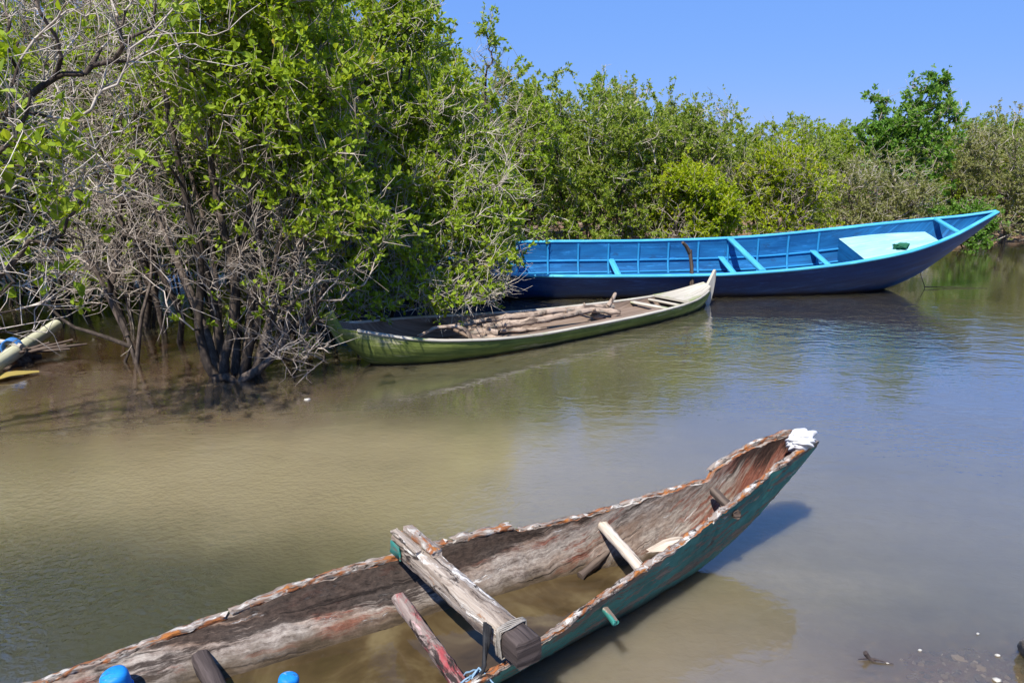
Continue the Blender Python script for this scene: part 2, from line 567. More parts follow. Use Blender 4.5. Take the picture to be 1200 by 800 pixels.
class Hull:
    def __init__(self, S, B, HF, HN, SK, K, w=.6, th=.035):
        self.S, self.B, self.HF, self.HN, self.SK, self.K, self.w, self.th = S, B, HF, HN, SK, K, w, th

    def full(self, s, u):
        if np.isscalar(self.w): return self.w
        return np.where(u > 0, np.interp(s, self.w[0], self.w[1]), np.interp(s, self.w[0], self.w[2]))

    def b(self, s): return smooth_interp(s, self.S, self.B)
    def hf(self, s): return smooth_interp(s, self.S, self.HF)
    def hn(self, s): return smooth_interp(s, self.S, self.HN)
    def k(self, s): return smooth_interp(s, self.SK, self.K)

    def pt(self, s, u, inner=False, extra=0.0):
        """point at station s, girth u in -1 (near gunwale) .. 1 (far gunwale)"""
        s = np.atleast_1d(s); u = np.atleast_1d(u)
        th = self.th if inner else 0
        b = np.maximum(self.b(s) - th - extra, .004)
        k = self.k(s) + th
        h = np.where(u > 0, self.hf(s), self.hn(s))
        k = np.minimum(k, h - .01)
        x = np.abs(u) * math.pi / 2
        w = self.full(s, u)
        lat = np.sign(u) * b * (w * np.sin(x) + (1 - w) * np.abs(u))
        z = k + (h - k) * (1 - np.cos(x))
        return np.stack([s + 0 * u, lat, z], -1)

    def lat_at(self, s, z, side, inner=True):
        u = np.linspace(0, 1, 200) * side
        p = self.pt(np.full(200, s), u, inner)
        return float(np.interp(z, p[:, 2], p[:, 1]))

    def build(self, name, mats, parent, ns=150, nb=28, rag=0.0, seed=0):
        rng = np.random.default_rng(seed)
        ss = np.linspace(self.S[0], self.S[-1], ns)
        us = np.linspace(-1, 1, nb + 1)
        mb = MB()
        ragn = np.convolve(rng.normal(0, 1, ns + 8), np.ones(3) / 3, 'same')[4:-4] * rag
        ragf = np.convolve(rng.normal(0, 1, ns + 8), np.ones(3) / 3, 'same')[4:-4] * rag
        grids = []
        for inner in (False, True):
            G = np.array([self.pt(np.full(nb + 1, s), us, inner) for s in ss])
            wgt = np.clip((np.abs(us) - .75) / .25, 0, 1)
            G[:, :, 2] += np.where(us > 0, ragf[:, None], ragn[:, None]) * wgt
            if rag:
                G[:, :, 1] += rng.normal(0, rag * .25, G.shape[:2])
            grids.append(G)
        nU = nb + 1
        for gi, G in enumerate(grids):
            arc = np.concatenate([np.zeros((ns, 1)), np.cumsum(np.linalg.norm(np.diff(G, axis=1), axis=2), axis=1)], 1)
            fs, uv = [], []
            for i in range(ns - 1):
                for j in range(nb):
                    q = [i * nU + j, i * nU + j + 1, (i + 1) * nU + j + 1, (i + 1) * nU + j]
                    w = [(ss[i], arc[i, j]), (ss[i], arc[i, j + 1]), (ss[i + 1], arc[i + 1, j + 1]), (ss[i + 1], arc[i + 1, j])]
                    if gi == 0:
                        q.reverse(); w.reverse()
                    fs.append(q); uv.append(w)
            mb.add(G.reshape(-1, 3), fs, uv, gi)
        A, Bq = grids
        for j in (0, nb):
            V = np.concatenate([A[:, j], Bq[:, j]])
            fs = [[i, i + 1, ns + i + 1, ns + i] for i in range(ns - 1)]
            uv = [[(ss[i], 0), (ss[i + 1], 0), (ss[i + 1], .04), (ss[i], .04)] for i in range(ns - 1)]
            mb.add(V, fs, uv, 2)
        for i in (0, ns - 1):
            V = np.concatenate([A[i], Bq[i]])
            fs = [[j, j + 1, nU + j + 1, nU + j] for j in range(nb)]
            uv = [[(0, j * .03), (0, j * .03 + .03), (.04, j * .03 + .03), (.04, j * .03)] for j in range(nb)]
            mb.add(V, fs, uv, 2)
        return mb.build(name, mats, parent)


def to_local(root, p):
    bpy.context.view_layer.update()
    return np.array(root.matrix_world.inverted() @ Vector([float(x) for x in p]))


def root_matrix(loc, rot):
    return Matrix.Translation(Vector(loc)) @ Euler(rot).to_matrix().to_4x4()


# ------------------------------------------------------------------ the old canoe in front
FO, FA = (1.8, 4.12, 0), R(29)
FM = root_matrix(FO, (0, 0, FA)).inverted()


def floc(px, py, z):
    return np.array(FM @ Vector([float(x) for x in at(px, py, z)]))


fg = empty('wooden_canoe', FO, (0, 0, FA))
tag(fg, 'rotting teal dugout canoe, half full of brown water, nearest the camera', 'canoe')
fS = [-5.2, -4.5, -4, -3.5, -3, -2.5, -2.25, -2, -1.86, -1.80, -1.5, -1.2, -1, -.8, -.7, -.64, -.6, -.4, -.2, -.1, -.02]
fB = [.20, .42, .49, .52, .53, .505, .475, .43, .402, .39, .322, .26, .22, .185, .172, .165, .16, .135, .105, .085, .05]
fF = [.26, .20, .165, .19, .245, .28, .30, .33, .342, .318, .338, .375, .405, .43, .437, .505, .522, .592, .632, .648, .63]
fN = [.26, .20, .18, .19, .215, .258, .284, .322, .343, .352, .372, .397, .436, .482, .51, .527, .537, .589, .626, .639, .62]
fSK = [-5.2, -4.5, -3, -1.5, -1.2, -.92, -.6, -.3, -.1, -.02]
fK = [.06, -.02, -.07, -.11, -.055, 0.0, .14, .34, .49, .55]
fh = Hull(fS, fB, fF, fN, fSK, fK, ([-5.2, -2.6, -2.0, -1.5, -.9, -.02], [.1, .15, .6, 1.2, 1.45, 1.0], [.3, .4, .3, .05, .0, .3]), .034)
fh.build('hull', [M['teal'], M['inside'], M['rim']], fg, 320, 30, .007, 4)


def fg_rail(side, s0, s1, w, h, lift, seed, name='gunwale'):
    """what is left of the rail: splintered lengths with gaps"""
    rng = np.random.default_rng(seed)
    mb = MB()
    a = s0
    while a < s1 - .06:
        b = min(s1, a + rng.uniform(.35, 1.1))
        s = np.arange(a, b + .001, .02)
        if len(s) < 3: break
        p = fh.pt(s, np.full(len(s), side))
        p[:, 1] -= side * (w * .32) + rng.normal(0, .003)
        p[:, 2] += lift + rng.normal(0, .0025) + np.convolve(rng.normal(0, .005, len(s) + 4), np.ones(3) / 3, 'same')[2:-2]
        p[:, 1] += np.convolve(rng.normal(0, .004, len(s) + 4), np.ones(3) / 3, 'same')[2:-2]
        ww = w * rng.uniform(.75, 1.1)
        bar(mb, p, ww, h * rng.uniform(.8, 1.2), (0, 0, 1), .0026, .02, .08, int(rng.integers(1e6)), ragged=.022, wfun=lambda t: .88 + .12 * math.sin(17 * t + seed))
        a = b + rng.choice([.0, .01, .03, .05])
    return mb.build(name, M['rim'], fg)


fg_rail(1, -5.1, -1.85, .048, .026, .006, 11)
fg_rail(1, -1.80, -.70, .036, .016, .0, 12)
fg_rail(1, -.66, -.06, .030, .022, .0, 13)
fg_rail(-1, -5.1, -.08, .042, .018, .0, 14)


def fbar(name, p0, p1, w, h, mat, seed, jit=.002, endmat=None, ragged=.006, up=(0, 0, 1), step=.04, bev=.2):
    mb = MB()
    p0, p1 = np.array(p0, float), np.array(p1, float)
    mid = (p0 + p1) / 2 + np.array([.004, 0, -.004])
    bar(mb, [p0, mid, p1], w, h, up, jit, step, bev, seed, ragged=ragged, endmi=1 if endmat else None)
    return mb.build(name, [mat, endmat] if endmat else mat, fg)


# the thick broken beam lashed across both gunwales
b0, b1 = floc(470, 633, .40), floc(601, 748, .385)
fbar('cross_beam', b0, b1, .112, .110, M['beam'], 21, .0028, M['char'], .004, step=.03, bev=.13)
dv = (b1 - b0) / np.linalg.norm(b1 - b0)
sdv = np.cross(dv, (0, 0, 1))
e0 = b1 + dv * .002
fbar('charred_end', b1 - dv * .006, b1 + dv * .105, .116, .114, M['char'], 22, .002, None, .004, step=.03, bev=.12)
t0 = b0 + np.array([0, 0, .068]) - sdv * .028 + dv * .0
fbar('split_strip', t0 + dv * .02, t0 + dv * .30, .055, .030, M['rim'], 23, .0025, None, .01, step=.025)
t1 = b0 + np.array([0, 0, .062]) + sdv * .034
fbar('split_strip', t1 + dv * -.01, t1 + dv * .24, .04, .016, M['beam'], 24, .0025, None, .01, step=.025)
# painted plank end on the outer tip
pe = b0 + sdv * .066
fbar('painted_end', pe + dv * .015, pe + dv * .11, .006, .07, M['teal'], 25, .001, None, .006, step=.03)
# cord and strap round the beam
mb = MB()
for i in range(5):
    c = b1 - dv * (.022 - .007 * i)
    loop = []
    for a in np.linspace(0, 2 * math.pi, 33):
        x, z = math.cos(a), math.sin(a)
        q = max(abs(x), abs(z)) ** .85
        loop.append(c + sdv * (.067 * x / q) + np.array([0, 0, .064 * z / q]) + dv * .004 * math.sin(3 * a + i))
    tube(mb, loop, .0034, 6, .08, i, cap=False)
mb.build('cord', M['rope'], fg)
mb = MB()
c = b1 - dv * .055 + sdv * .072
for i in range(4):
    tube(mb, [c + np.array([0, 0, .055]) - dv * .012 * i, c + sdv * (.010 + .006 * i) + np.array([0, 0, -.02]), c + sdv * (.03 + .008 * i) + dv * .012 * i + np.array([0, 0, -.085]),
              c + sdv * (.055 + .01 * i) + dv * .02 + np.array([0, 0, -.135 - .012 * i])], .0085, 6, .12, i, step=.02)
mb.build('strap', M['strap'], fg)
mb = MB()
rg = np.random.default_rng(3)
for i in range(9):
    p = c + sdv * .065 + dv * .012 + np.array([0, 0, -.10])
    pts = [p]
    dr = np.r_[rg.normal(0, .010, 2) + sdv[:2] * .006, -.016]
    for k in range(6):
        pts.append(pts[-1] + dr + np.r_[rg.normal(0, .006, 2), rg.normal(0, .005)])
    tube(mb, pts, .0042, 5, .1, i)
mb.build('cord', M['bluecloth'], fg)


def fthwart(pa, pb, z, w, h, mat, seed, name='thwart', ext=.0):
    a, b = floc(pa[0], pa[1], z), floc(pb[0], pb[1], z)
    d = (b - a) / np.linalg.norm(b - a)
    return fbar(name, a - d * ext, b + d * ext, w, h, mat, seed, .003, step=.04)


fthwart((468, 702), (548, 815), .18, .062, .05, M['redwood'], 31, ext=.02)
fthwart((704, 612), (752, 668), .28, .055, .04, M['plank'], 32, ext=.03)
fthwart((838, 577), (862, 601), .405, .045, .045, M['stick'], 33, ext=.02)
fthwart((236, 772), (275, 850), .12, .075, .06, M['char'], 34, ext=.02)
# a stub under the bright thwart and the teal peg through the near side
pg = floc(716, 722, .27)
fbar('peg', pg + np.array([0, .05, .01]), pg + np.array([0.0, -.035, -.012]), .03, .028, M['teal'], 36, .001)

# water standing in the canoe
BZ = .055
ws = np.linspace(-4.6, -.90, 90)
pf = [(s, fh.lat_at(s, BZ, 1) + .006, BZ) for s in ws]
pn = [(s, fh.lat_at(s, BZ, -1) - .006, BZ) for s in ws]
mb = MB()
n = len(ws)
mb.add(pf + pn, [[i, n + i, n + i + 1, i + 1] for i in range(n - 1)])
nt = NT('bilge water')
o = nt.coord('Object')
cl = nt.ramp(nt.noise(o, 2.3, 4, .6, .6), [(.3, (.028, .019, .009)), (.5, (.062, .042, .019)), (.7, (.125, .095, .046))])
p = principled(nt, cl, .06, nt.bump(nt.noise(o, 7, 3), .08, .02), .5)
p.inputs['IOR'].default_value = 1.33
bw = mb.build('bilge_water', nt.finish(p), fg)
bw['label'] = 'brown water standing in the canoe'

# things lying in the canoe
def cloth_lump(name, centre, rad, mat, seed, n=26, squash=(1, 1, .6), rough=.28):
    rng = np.random.default_rng(seed)
    ph = rng.uniform(0, 6.28, (9, 3))
    fr = rng.uniform(1.0, 4.2, (9, 3))
    V, fs = [], []
    m = n * 2
    for i in range(n + 1):
        th = math.pi * i / n
        for j in range(m):
            a = 2 * math.pi * j / m
            d = np.array([math.sin(th) * math.cos(a), math.sin(th) * math.sin(a), math.cos(th)])
            w = sum(math.sin(fr[k] @ d + ph[k, 0]) * math.cos(fr[k][::-1] @ d * 1.3 + ph[k, 1]) for k in range(9)) / 4
            w = abs(w)
            V.append(np.array(centre) + d * np.array(squash) * rad * (1 - rough + rough * 2 * w))
    for i in range(n):
        for j in range(m):
            j2 = (j + 1) % m
            fs.append([i * m + j, (i + 1) * m + j, (i + 1) * m + j2, i * m + j2])
    mb = MB()
    mb.add(V, fs)
    return mb.build(name, mat)


bagc = at(938, 516, .66)
ob = cloth_lump('sack', (0, 0, 0), (.086), M['bag'], 5, 34, (1.1, .85, .75), .24)
ob.location = bagc
ob.rotation_euler = (0, R(-12), FA)
tag(ob, 'crumpled white sack draped over the rotten bow tip', 'sack')

mb = MB()
a, b = at(757, 646, .16), at(808, 634, .20)
bar(mb, [a, (a + b) / 2 + np.array([0, .01, 0]), b], .10, .014, (0, 0, 1), .002, .03, .2, 41, ragged=.03, wfun=lambda t: .25 + 1.0 * min(1, t * 1.7) * (1 if t < .75 else 1.0 - (t - .75) * 1.6))
ob = mb.build('broken_plank', M['plank'])
tag(ob, 'split pale plank floating in the canoe near its bow', 'plank')
mb = MB()
a, b = at(680, 675, .07), at(742, 629, .11)
tube(mb, [a, a * .6 + b * .4 + np.array([.01, 0, .03]), b * .8 + a * .2 + np.array([0, .02, .02]), b], [.022, .022, .02, .014], 9, .16, 44, step=.03)
ob = mb.build('driftwood_stick', M['stick'])
tag(ob, 'dark wet stick lying in the canoe under the pale thwart', 'driftwood')


def jug(px, py, z, r, label, tilt):
    mb = MB()
    prof = [(0, 0), (.6, .0), (.92, .02), (1, .06), (1, .13), (.97, .155), (1, .18), (1, .26), (.93, .285), (.75, .30), (.4, .308), (0, .31)]
    k = 28
    V = []
    for (a, z_) in prof:
        for j in range(k):
            V.append((a * r * math.cos(j * 2 * math.pi / k), a * r * math.sin(j * 2 * math.pi / k), z_ * r / .06 * .62))
    fs = []
    for i in range(len(prof) - 1):
        for j in range(k):
            j2 = (j + 1) % k
            fs.append([i * k + j, i * k + j2, (i + 1) * k + j2, (i + 1) * k + j])
    mb.add(V, fs, [[(V[q][0] + V[q][2], V[q][1] + V[q][2]) for q in f] for f in fs])
    root = empty('plastic_bottle')
    mb.build('body', M['bluejug'], root)
    mb = MB()
    for zz in (.145 / .06 * .62 * r,):
        ring = [(r * 1.01 * math.cos(a), r * 1.01 * math.sin(a), zz) for a in np.linspace(0, 2 * math.pi, 29)]
        tube(mb, ring, r * .06, 6, 0, 0, cap=False)
    mb.build('ring', M['bluejug'], root)
    top = at(px, py, z)
    root.rotation_euler = tilt
    ht = .31 * r / .06 * .62
    root.location = Vector(top) - Euler(tilt).to_matrix() @ Vector((0, 0, ht))
    return tag(root, label, 'bottle')


jug(131, 787, .22, .055, 'blue plastic bottle by the far gunwale of the old canoe', (R(8), R(-6), 0))
jug(339, 790, .20, .042, 'smaller blue plastic bottle standing mid canoe below the beam', (R(-5), R(9), 0))

# ------------------------------------------------------------------ the mossy canoe
GO, GA = (2.9, 10.85, 0), R(35)
GM = root_matrix(GO, (0, 0, GA)).inverted()


def gloc(px, py, z):
    return np.array(GM @ Vector([float(x) for x in at(px, py, z)]))


gc = empty('mossy_canoe', GO, (0, 0, GA))
tag(gc, 'mossy green canoe with pale upturned bow, loaded with cut logs', 'canoe')
gS = [-5.78, -5.54, -5.4, -5, -4.5, -4, -3.5, -3, -2.5, -2, -1.5, -1, -.6, -.3, -.1, 0]
gB = [.04, .17, .25, .44, .56, .60, .60, .58, .55, .52, .47, .40, .31, .21, .12, .06]
gF = [.52, .45, .42, .36, .30, .25, .205, .175, .155, .145, .140, .150, .18, .235, .29, .32]
gN = [.46, .41, .378, .302, .246, .206, .180, .175, .168, .167, .167, .173, .185, .215, .25, .28]
gSK = [-5.78, -5.62, -5.4, -5, -4, -1, -.4, -.15, 0]
gK = [.40, .20, -.0, -.10, -.15, -.14, -.08, 0, .10]
gh = Hull(gS, gB, gF, gN, gSK, gK, 1.0, .035)
gh.build('hull', [M['moss'], M['brownboard'], M['paleplank']], gc, 140, 26, .002, 9)
for side in (1, -1):
    s = np.arange(-5.6, -.1, .06)
    p = gh.pt(s, np.full(len(s), side))
    p[:, 1] -= side * .012
    mb = MB()
    bar(mb, p, .05, .028, (0, 0, 1), .0015, .06, .25, 51 + side, ragged=.01)
    mb.build('gunwale', M['paleplank'], gc)
# fore deck
s = np.linspace(-.78, -.02, 14)
f = gh.pt(s, np.ones(14)); nn = gh.pt(s, -np.ones(14))
f[:, 1] -= .006; nn[:, 1] += .006
f[:, 2] += .022; nn[:, 2] += .022
V = np.concatenate([f, nn, f - [0, 0, .03], nn - [0, 0, .03]])
fs, uv = [], []
for i in range(13):
    for (o1, o2, fl) in ((0, 14, 0), (28, 42, 1), (0, 28, 0), (14, 42, 1)):
        q = [o1 + i, o2 + i, o2 + i + 1, o1 + i + 1]
        fs.append(q if not fl else q[::-1])
        uv.append([(s[i], .0), (s[i], .4), (s[i + 1], .4), (s[i + 1], 0)])
fs += [[0, 28, 42, 14]]; uv += [[(0, 0), (0, .03), (.3, .03), (.3, 0)]]
mb = MB(); mb.add(V, fs, uv, 0, False)
mb.build('fore_deck', M['paleplank'], gc)
# bow post: tall fin of pale wood
out = [(-.10, .24), (-.02, .30), (.05, .40), (.115, .50), (.135, .515), (.15, .48), (.14, .34), (.11, .18), (.06, .02), (.0, -.05), (-.06, .05)]
V = [(x, .022 * sgn * (1 - .5 * max(0, z - .3)), z) for sgn in (1, -1) for x, z in out]
m = len(out)
mb = MB()
mb.add(V, [list(range(m)), list(range(m, 2 * m))[::-1]] + [[i, m + i, m + (i + 1) % m, (i + 1) % m] for i in range(m)],
       [[(z, x) for x, z in out], [(z, x) for x, z in out][::-1]] + [[(out[i][1], 0), (out[i][1], .04), (out[(i + 1) % m][1], .04), (out[(i + 1) % m][1], 0)] for i in range(m)], 0, False)
mb.build('bow_post', M['paleplank'], gc)
# stern post
mb = MB()
bar(mb, [(-5.70, 0, .30), (-5.80, 0, .47), (-5.87, 0, .62)], .05, .13, (1, 0, 0), .002, .05, .3, 61, ragged=.01)
mb.build('stern_post', M['moss'], gc)
# floor and side boards, thwarts
mb = MB()
for i, y in enumerate((-.30, -.15, 0, .15, .30)):
    bar(mb, [(-4.9, y * .9, .055), (-3, y, .05), (-.9, y * .8, .05)], .145, .02, (0, 0, 1), .001, .2, .1, 70 + i)
mb.build('floor_boards', M['brownboard'], gc)
mb = MB()
s = np.linspace(-3.6, -1.35, 24)
lo = gh.pt(s, np.full(24, -1.0), True)
lo[:, 1] += .075; lo[:, 2] -= .012
bar(mb, lo, .14, .018, (0, 0, 1), .0015, .06, .1, 77, ragged=.02)
mb.build('side_board', M['brownboard'], gc)
for sx, w in ((-1.15, .08), (-.86, .05), (-2.2, .06), (-4.3, .10)):
    a = gh.pt([sx], [1.0], True)[0]; b = gh.pt([sx], [-1.0], True)[0]
    a[2] -= .035; b[2] -= .035
    mb = MB(); bar(mb, [a, b], w, .028, (0, 0, 1), .0015, .08, .15, int(-sx * 10))
    mb.build('thwart', M['paleplank'] if sx > -1.2 else M['brownboard'], gc)


def log(path, rad, label, seed, fork=None):
    mb = MB()
    rk = np.random.default_rng(seed)
    pp = resample(path, .06)
    d_ = np.linspace(0, 1, len(pp)); rr = np.interp(d_, np.linspace(0, 1, len(rad)), rad) * .74
    pp = pp + np.cumsum(rk.normal(0, .004, pp.shape), 0) * np.sin(d_ * math.pi)[:, None]
    for kk in rk.integers(1, max(2, len(pp) - 1), 4):
        rr[kk] *= rk.uniform(1.15, 1.4)
    tube(mb, pp, rr, 10, .07, seed)
    for kk in rk.integers(1, max(2, len(pp) - 1), 2):
        dd = rk.normal(0, 1, 3); dd[2] = abs(dd[2]) + .3; dd /= np.linalg.norm(dd)
        tube(mb, [pp[kk], pp[kk] + dd * rr[kk] * 1.9], [rr[kk] * .5, rr[kk] * .36], 7, .06, seed)
    if fork:
        tube(mb, fork[0], np.array(fork[1]) * .8, 9, .06, seed + 1, step=.05)
    ob = mb.build('cut_log', M['log'])
    return tag(ob, label, 'log', 'cut logs in the mossy canoe')


def P_(px, py, z): return at(px, py, z)


log([P_(520, 384, .20), P_(575, 375, .24), P_(640, 366, .28), P_(680, 361.5, .28), P_(719, 359, .26)], [.04, .045, .05, .05, .045],
    'long thin log with upright forked end, farthest of the pile', 81, ([P_(712, 359.5, .27), P_(717, 352, .33), P_(721, 344, .40)], [.04, .036, .03]))
log([P_(565, 383, .17), P_(625, 376, .20), P_(668, 370, .22), P_(694, 365, .23), P_(727, 366, .21)], [.055, .06, .06, .055, .04],
    'thickest log of the pile, bent at the middle of the mossy canoe', 82)
log([P_(540, 389, .16), P_(560, 388.5, .17), P_(583, 390, .15)], [.06, .062, .06], 'short stubby log lying under the branches in the mossy canoe', 83)
log([P_(553, 395, .12), P_(572, 393, .13), P_(588, 396, .11)], [.035, .036, .03], 'small crooked log end nearest the mossy gunwale', 84)
log([P_(688, 366, .17), P_(702, 370, .15), P_(716, 371.5, .13)], [.05, .05, .045], 'short log stub below the forked log end', 85)
log([P_(585, 388, .11), P_(615, 386, .11), P_(640, 384, .10)], [.03, .03, .025], 'thin pale stick lying along the canoe floor boards', 86)
# bark arch over the gunwale at the stern
mb = MB()
tube(mb, [P_(490, 394, .26), P_(510, 384, .36), P_(535, 382, .36), P_(548, 388, .30), P_(552, 397, .22)], [.018, .022, .024, .022, .02], 9, .1, 88, step=.06)
ob = mb.build('bent_branch', M['log'])
tag(ob, 'thin bent branch arched over the mossy canoe stern', 'branch')

# forked pole standing by the bow
mb = MB()
base = np.array(GM.inverted() @ Vector((-.45, .02, .0)))
pb = at(811, 333, .24)
pt = aty(808.5, 293, pb[1])
tube(mb, [pb - [0, 0, .02], pb * .5 + pt * .5 + [.01, 0, 0], pt], [.034, .03, .032], 9, .08, 90, step=.07)
pe_ = aty(800, 284, pb[1] - .1)
tube(mb, [pt - [0, 0, .05], pt * .55 + pe_ * .45, pe_], [.032, .028, .022], 8, .08, 91, step=.05)
ob = mb.build('forked_pole', M['stick'])
tag(ob, 'grey crooked pole standing on the bow of the mossy canoe', 'pole')

# ------------------------------------------------------------------ the blue boat
BO, BR_ = (0, 11.85, 0), (R(14), 0, R(4))
BMi = root_matrix(BO, BR_).inverted()
bb = empty('blue_boat', BO, BR_)
tag(bb, 'long bright blue wooden boat with navy hull leaning by mangroves', 'boat')
bS = [-3.3, -2.9, -2, -1, 0, 1, 2, 3, 4, 5, 6, 6.5, 7, 7.4, 7.82]
bB = [.06, .30, .57, .66, .694, .733, .738, .750, .735, .715, .635, .53, .36, .185, .02]
bH = [.90, .80, .65, .602, .582, .567, .562, .571, .614, .704, .844, .938, .1053e1, 1.163, 1.30]
bSK = [-3.3, -3.0, -2.6, -2, -1, 0, 4, 5, 5.8, 6.2, 6.57, 6.95, 7.32, 7.6, 7.82]
bK = [.62, .35, .05, -.12, -.24, -.27, -.27, -.22, -.10, .02, .19, .47, .77, 1.0, 1.25]
bh = Hull(bS, bB, bH, bH, bSK, bK, .80, .03)
bh.build('hull', [M['navy'], M['blue'], M['lightblue']], bb, 160, 28, 0.0, 1)
for side in (1, -1):
    s = np.r_[np.arange(-3.25, 7.5, .1), 7.6, 7.7, 7.8]
    p = bh.pt(s, np.full(len(s), side))
    p[:, 1] -= side * np.minimum(.01, bh.b(s) * .3)
    p[:, 2] += .012
    mb = MB()
    bar(mb, p, .062, .036, (0, 0, 1), .0006, .1, .2, 101 + side)
    mb.build('gunwale', M['lightblue'], bb)
# inner strakes
for side in (1, -1):
    for u, nm in ((.76, 'stringer'), (.60, 'stringer')):
        s = np.arange(-2.6, 5.7, .12)
        p = bh.pt(s, np.full(len(s), side * u), True, .012)
        mb = MB(); bar(mb, p, .030, .036, (0, 0, 1), .0005, .12, .2, 110 + int(u * 10))
        mb.build(nm, M['midblue'], bb)
# ribs
k = -5
for k in range(-6, 10):
    sx = .64 + .515 * k
    u = np.linspace(-1, 1, 25)
    p = bh.pt(np.full(25, sx), u, True, .018)
    p[:, 2] -= np.where(np.abs(u) > .96, .02, 0)
    mb = MB(); bar(mb, p, .045, .034, (1, 0, 0), .0006, .06, .2, 130 + k)
    mb.build('rib', M['midblue'], bb)
# floor
mb = MB()
for i, y in enumerate((-.36, -.18, 0, .18, .36)):
    bar(mb, [(-2.3, y * .6, .13), (-1, y, .10), (2, y, .10), (5.2, y * .9, .12)], .175, .02, (0, 0, 1), 0, .3, .1, 150 + i)
mb.build('floor_boards', M['blue'], bb)


def bthwart(sa, sb, ua, ub, w, h, lift=0.0, z=None):
    a = bh.pt([sa], [ua], True)[0]; b = bh.pt([sb], [ub], True)[0]
    a[2] += lift; b[2] += lift
    mb = MB(); bar(mb, [a, b], w, h, (0, 0, 1), .0006, .15, .15, int(sa * 10) + 160)
    return mb.build('thwart', M['lightblue'], bb)


for sx in (.05, 1.72, 3.62, 5.2):
    bthwart(sx, sx, .77, -.77, .10, .03)
bthwart(3.74, 3.80, .99, -.99, .10, .05, .03)
bthwart(7.03, 7.03, .99, -.99, .075, .045, .02)
# fore deck platform
s = np.linspace(5.62, 6.92, 16)
zd = .625 + (s - 5.62) * .17
f = np.array([(x, bh.lat_at(x, z, 1) + .004, z) for x, z in zip(s, zd)])
g = np.array([(x, bh.lat_at(x, z, -1) - .004, z) for x, z in zip(s, zd)])
V = np.concatenate([f, g])
mb = MB()
mb.add(V, [[i, 16 + i, 17 + i, i + 1] for i in range(15)], [[(s[i], .0), (s[i], .9), (s[i + 1], .9), (s[i + 1], 0)] for i in range(15)], 0, False)
mb.build('fore_deck', M['deckblue'], bb)
# bulkhead that closes the deck
u = np.linspace(-1, 1, 31)
p = bh.pt(np.full(31, 5.62), u, True)
p = p[p[:, 2] < zd[0] - .002]
p = np.vstack([[5.62, g[0][1], zd[0] - .003], p, [5.62, f[0][1], zd[0] - .003]])
mb = MB(); mb.add(p, [list(range(len(p)))], [[(q[1], q[2]) for q in p]], 0, False)
mb.add(p + [.02, 0, 0], [list(range(len(p)))[::-1]], [[(q[1], q[2]) for q in p][::-1]], 0, False)
mb.build('bulkhead', M['blue'], bb)
nb_ = Matrix.Translation(Vector(BO)) @ Euler(BR_).to_matrix().to_4x4()
ob = cloth_lump('fishing_net', (0, 0, 0), .12, M['net'], 8, 16, (1.1, .8, .42), .4)
xs = 6.28
ob.location = nb_ @ Vector((xs, -.12, .625 + (xs - 5.62) * .17 + .03))
tag(ob, 'small dark green net bundle on the pale foredeck', 'net')

# ------------------------------------------------------------------ left: another boat's float, frond, debris
fl = empty('bamboo_outrigger')
mb = MB()
pa, pb2 = np.array([-5.25, 6.95, .10]), at(66, 381, .16)
tube(mb, [pa, pa * .5 + pb2 * .5, pb2], [.075, .075, .07], 14, .012, 200, step=.12)
mb.build('pole', M['bamboo'], fl)
mb = MB()
q = at(13, 402, .22)
tube(mb, [q + [-.9, .25, .05], q, q + [.12, -.02, -.03]], .028, 8, .03, 201)
mb.build('boom', M['paleplank'], fl)
mb = MB()
for i in range(5):
    ax = (pb2 - pa) / np.linalg.norm(pb2 - pa)
    c = q + ax * (.02 * i - .04) - [0, 0, .05]
    s_ = np.cross(ax, (0, 0, 1)); s_ /= np.linalg.norm(s_)
    tube(mb, [c + s_ * .09 * math.cos(a) + np.array([0, 0, .095 * math.sin(a)]) for a in np.linspace(0, 6.283, 19)], .011, 6, .08, i, cap=False)
mb.build('rope_lashing', M['bluerope'], fl)
tag(fl, 'pale bamboo outrigger float with blue rope lashing, at left edge', 'outrigger')
mb = MB()
a, b = at(-25, 447, .015), at(46, 435, .02)
bar(mb, [a, (a + b) / 2 + [0, .02, .02], b], .17, .012, (0, 0, 1), .002, .06, .2, 205, wfun=lambda t: .35 + .9 * math.sin(math.pi * min(1, .25 + t * .74)))
ob = mb.build('palm_frond', M['yellowfrond'])
tag(ob, 'yellow palm frond floating below the bamboo float', 'frond')
mb = MB()
rg = np.random.default_rng(6)
c = at(22, 418, .04)
for i in range(16):
    d = np.r_[rg.normal(.25, .3), rg.normal(.0, .2), abs(rg.normal(.1, .06))]
    tube(mb, [c + rg.normal(0, .05, 3) * [2, 1, .3] - d * .5, c + d * .3 + [0, 0, .03], c + d], [.03, .025, .01], 6, .15, i, step=.06)
ob = mb.build('driftwood_root', M['stick'])
tag(ob, 'tangle of dead roots under the bamboo float', 'driftwood')

# ------------------------------------------------------------------ vegetation
def noise3(rng, k=7, f=(.6, 2.2)):
    fr = rng.normal(0, 1, (k, 3)); fr /= np.linalg.norm(fr, axis=1)[:, None]
    fr *= rng.uniform(f[0], f[1], k)[:, None] * 2
    ph = rng.uniform(0, 6.28, k)
    return lambda p: np.sin(p @ fr.T + ph).sum(1) / math.sqrt(k)


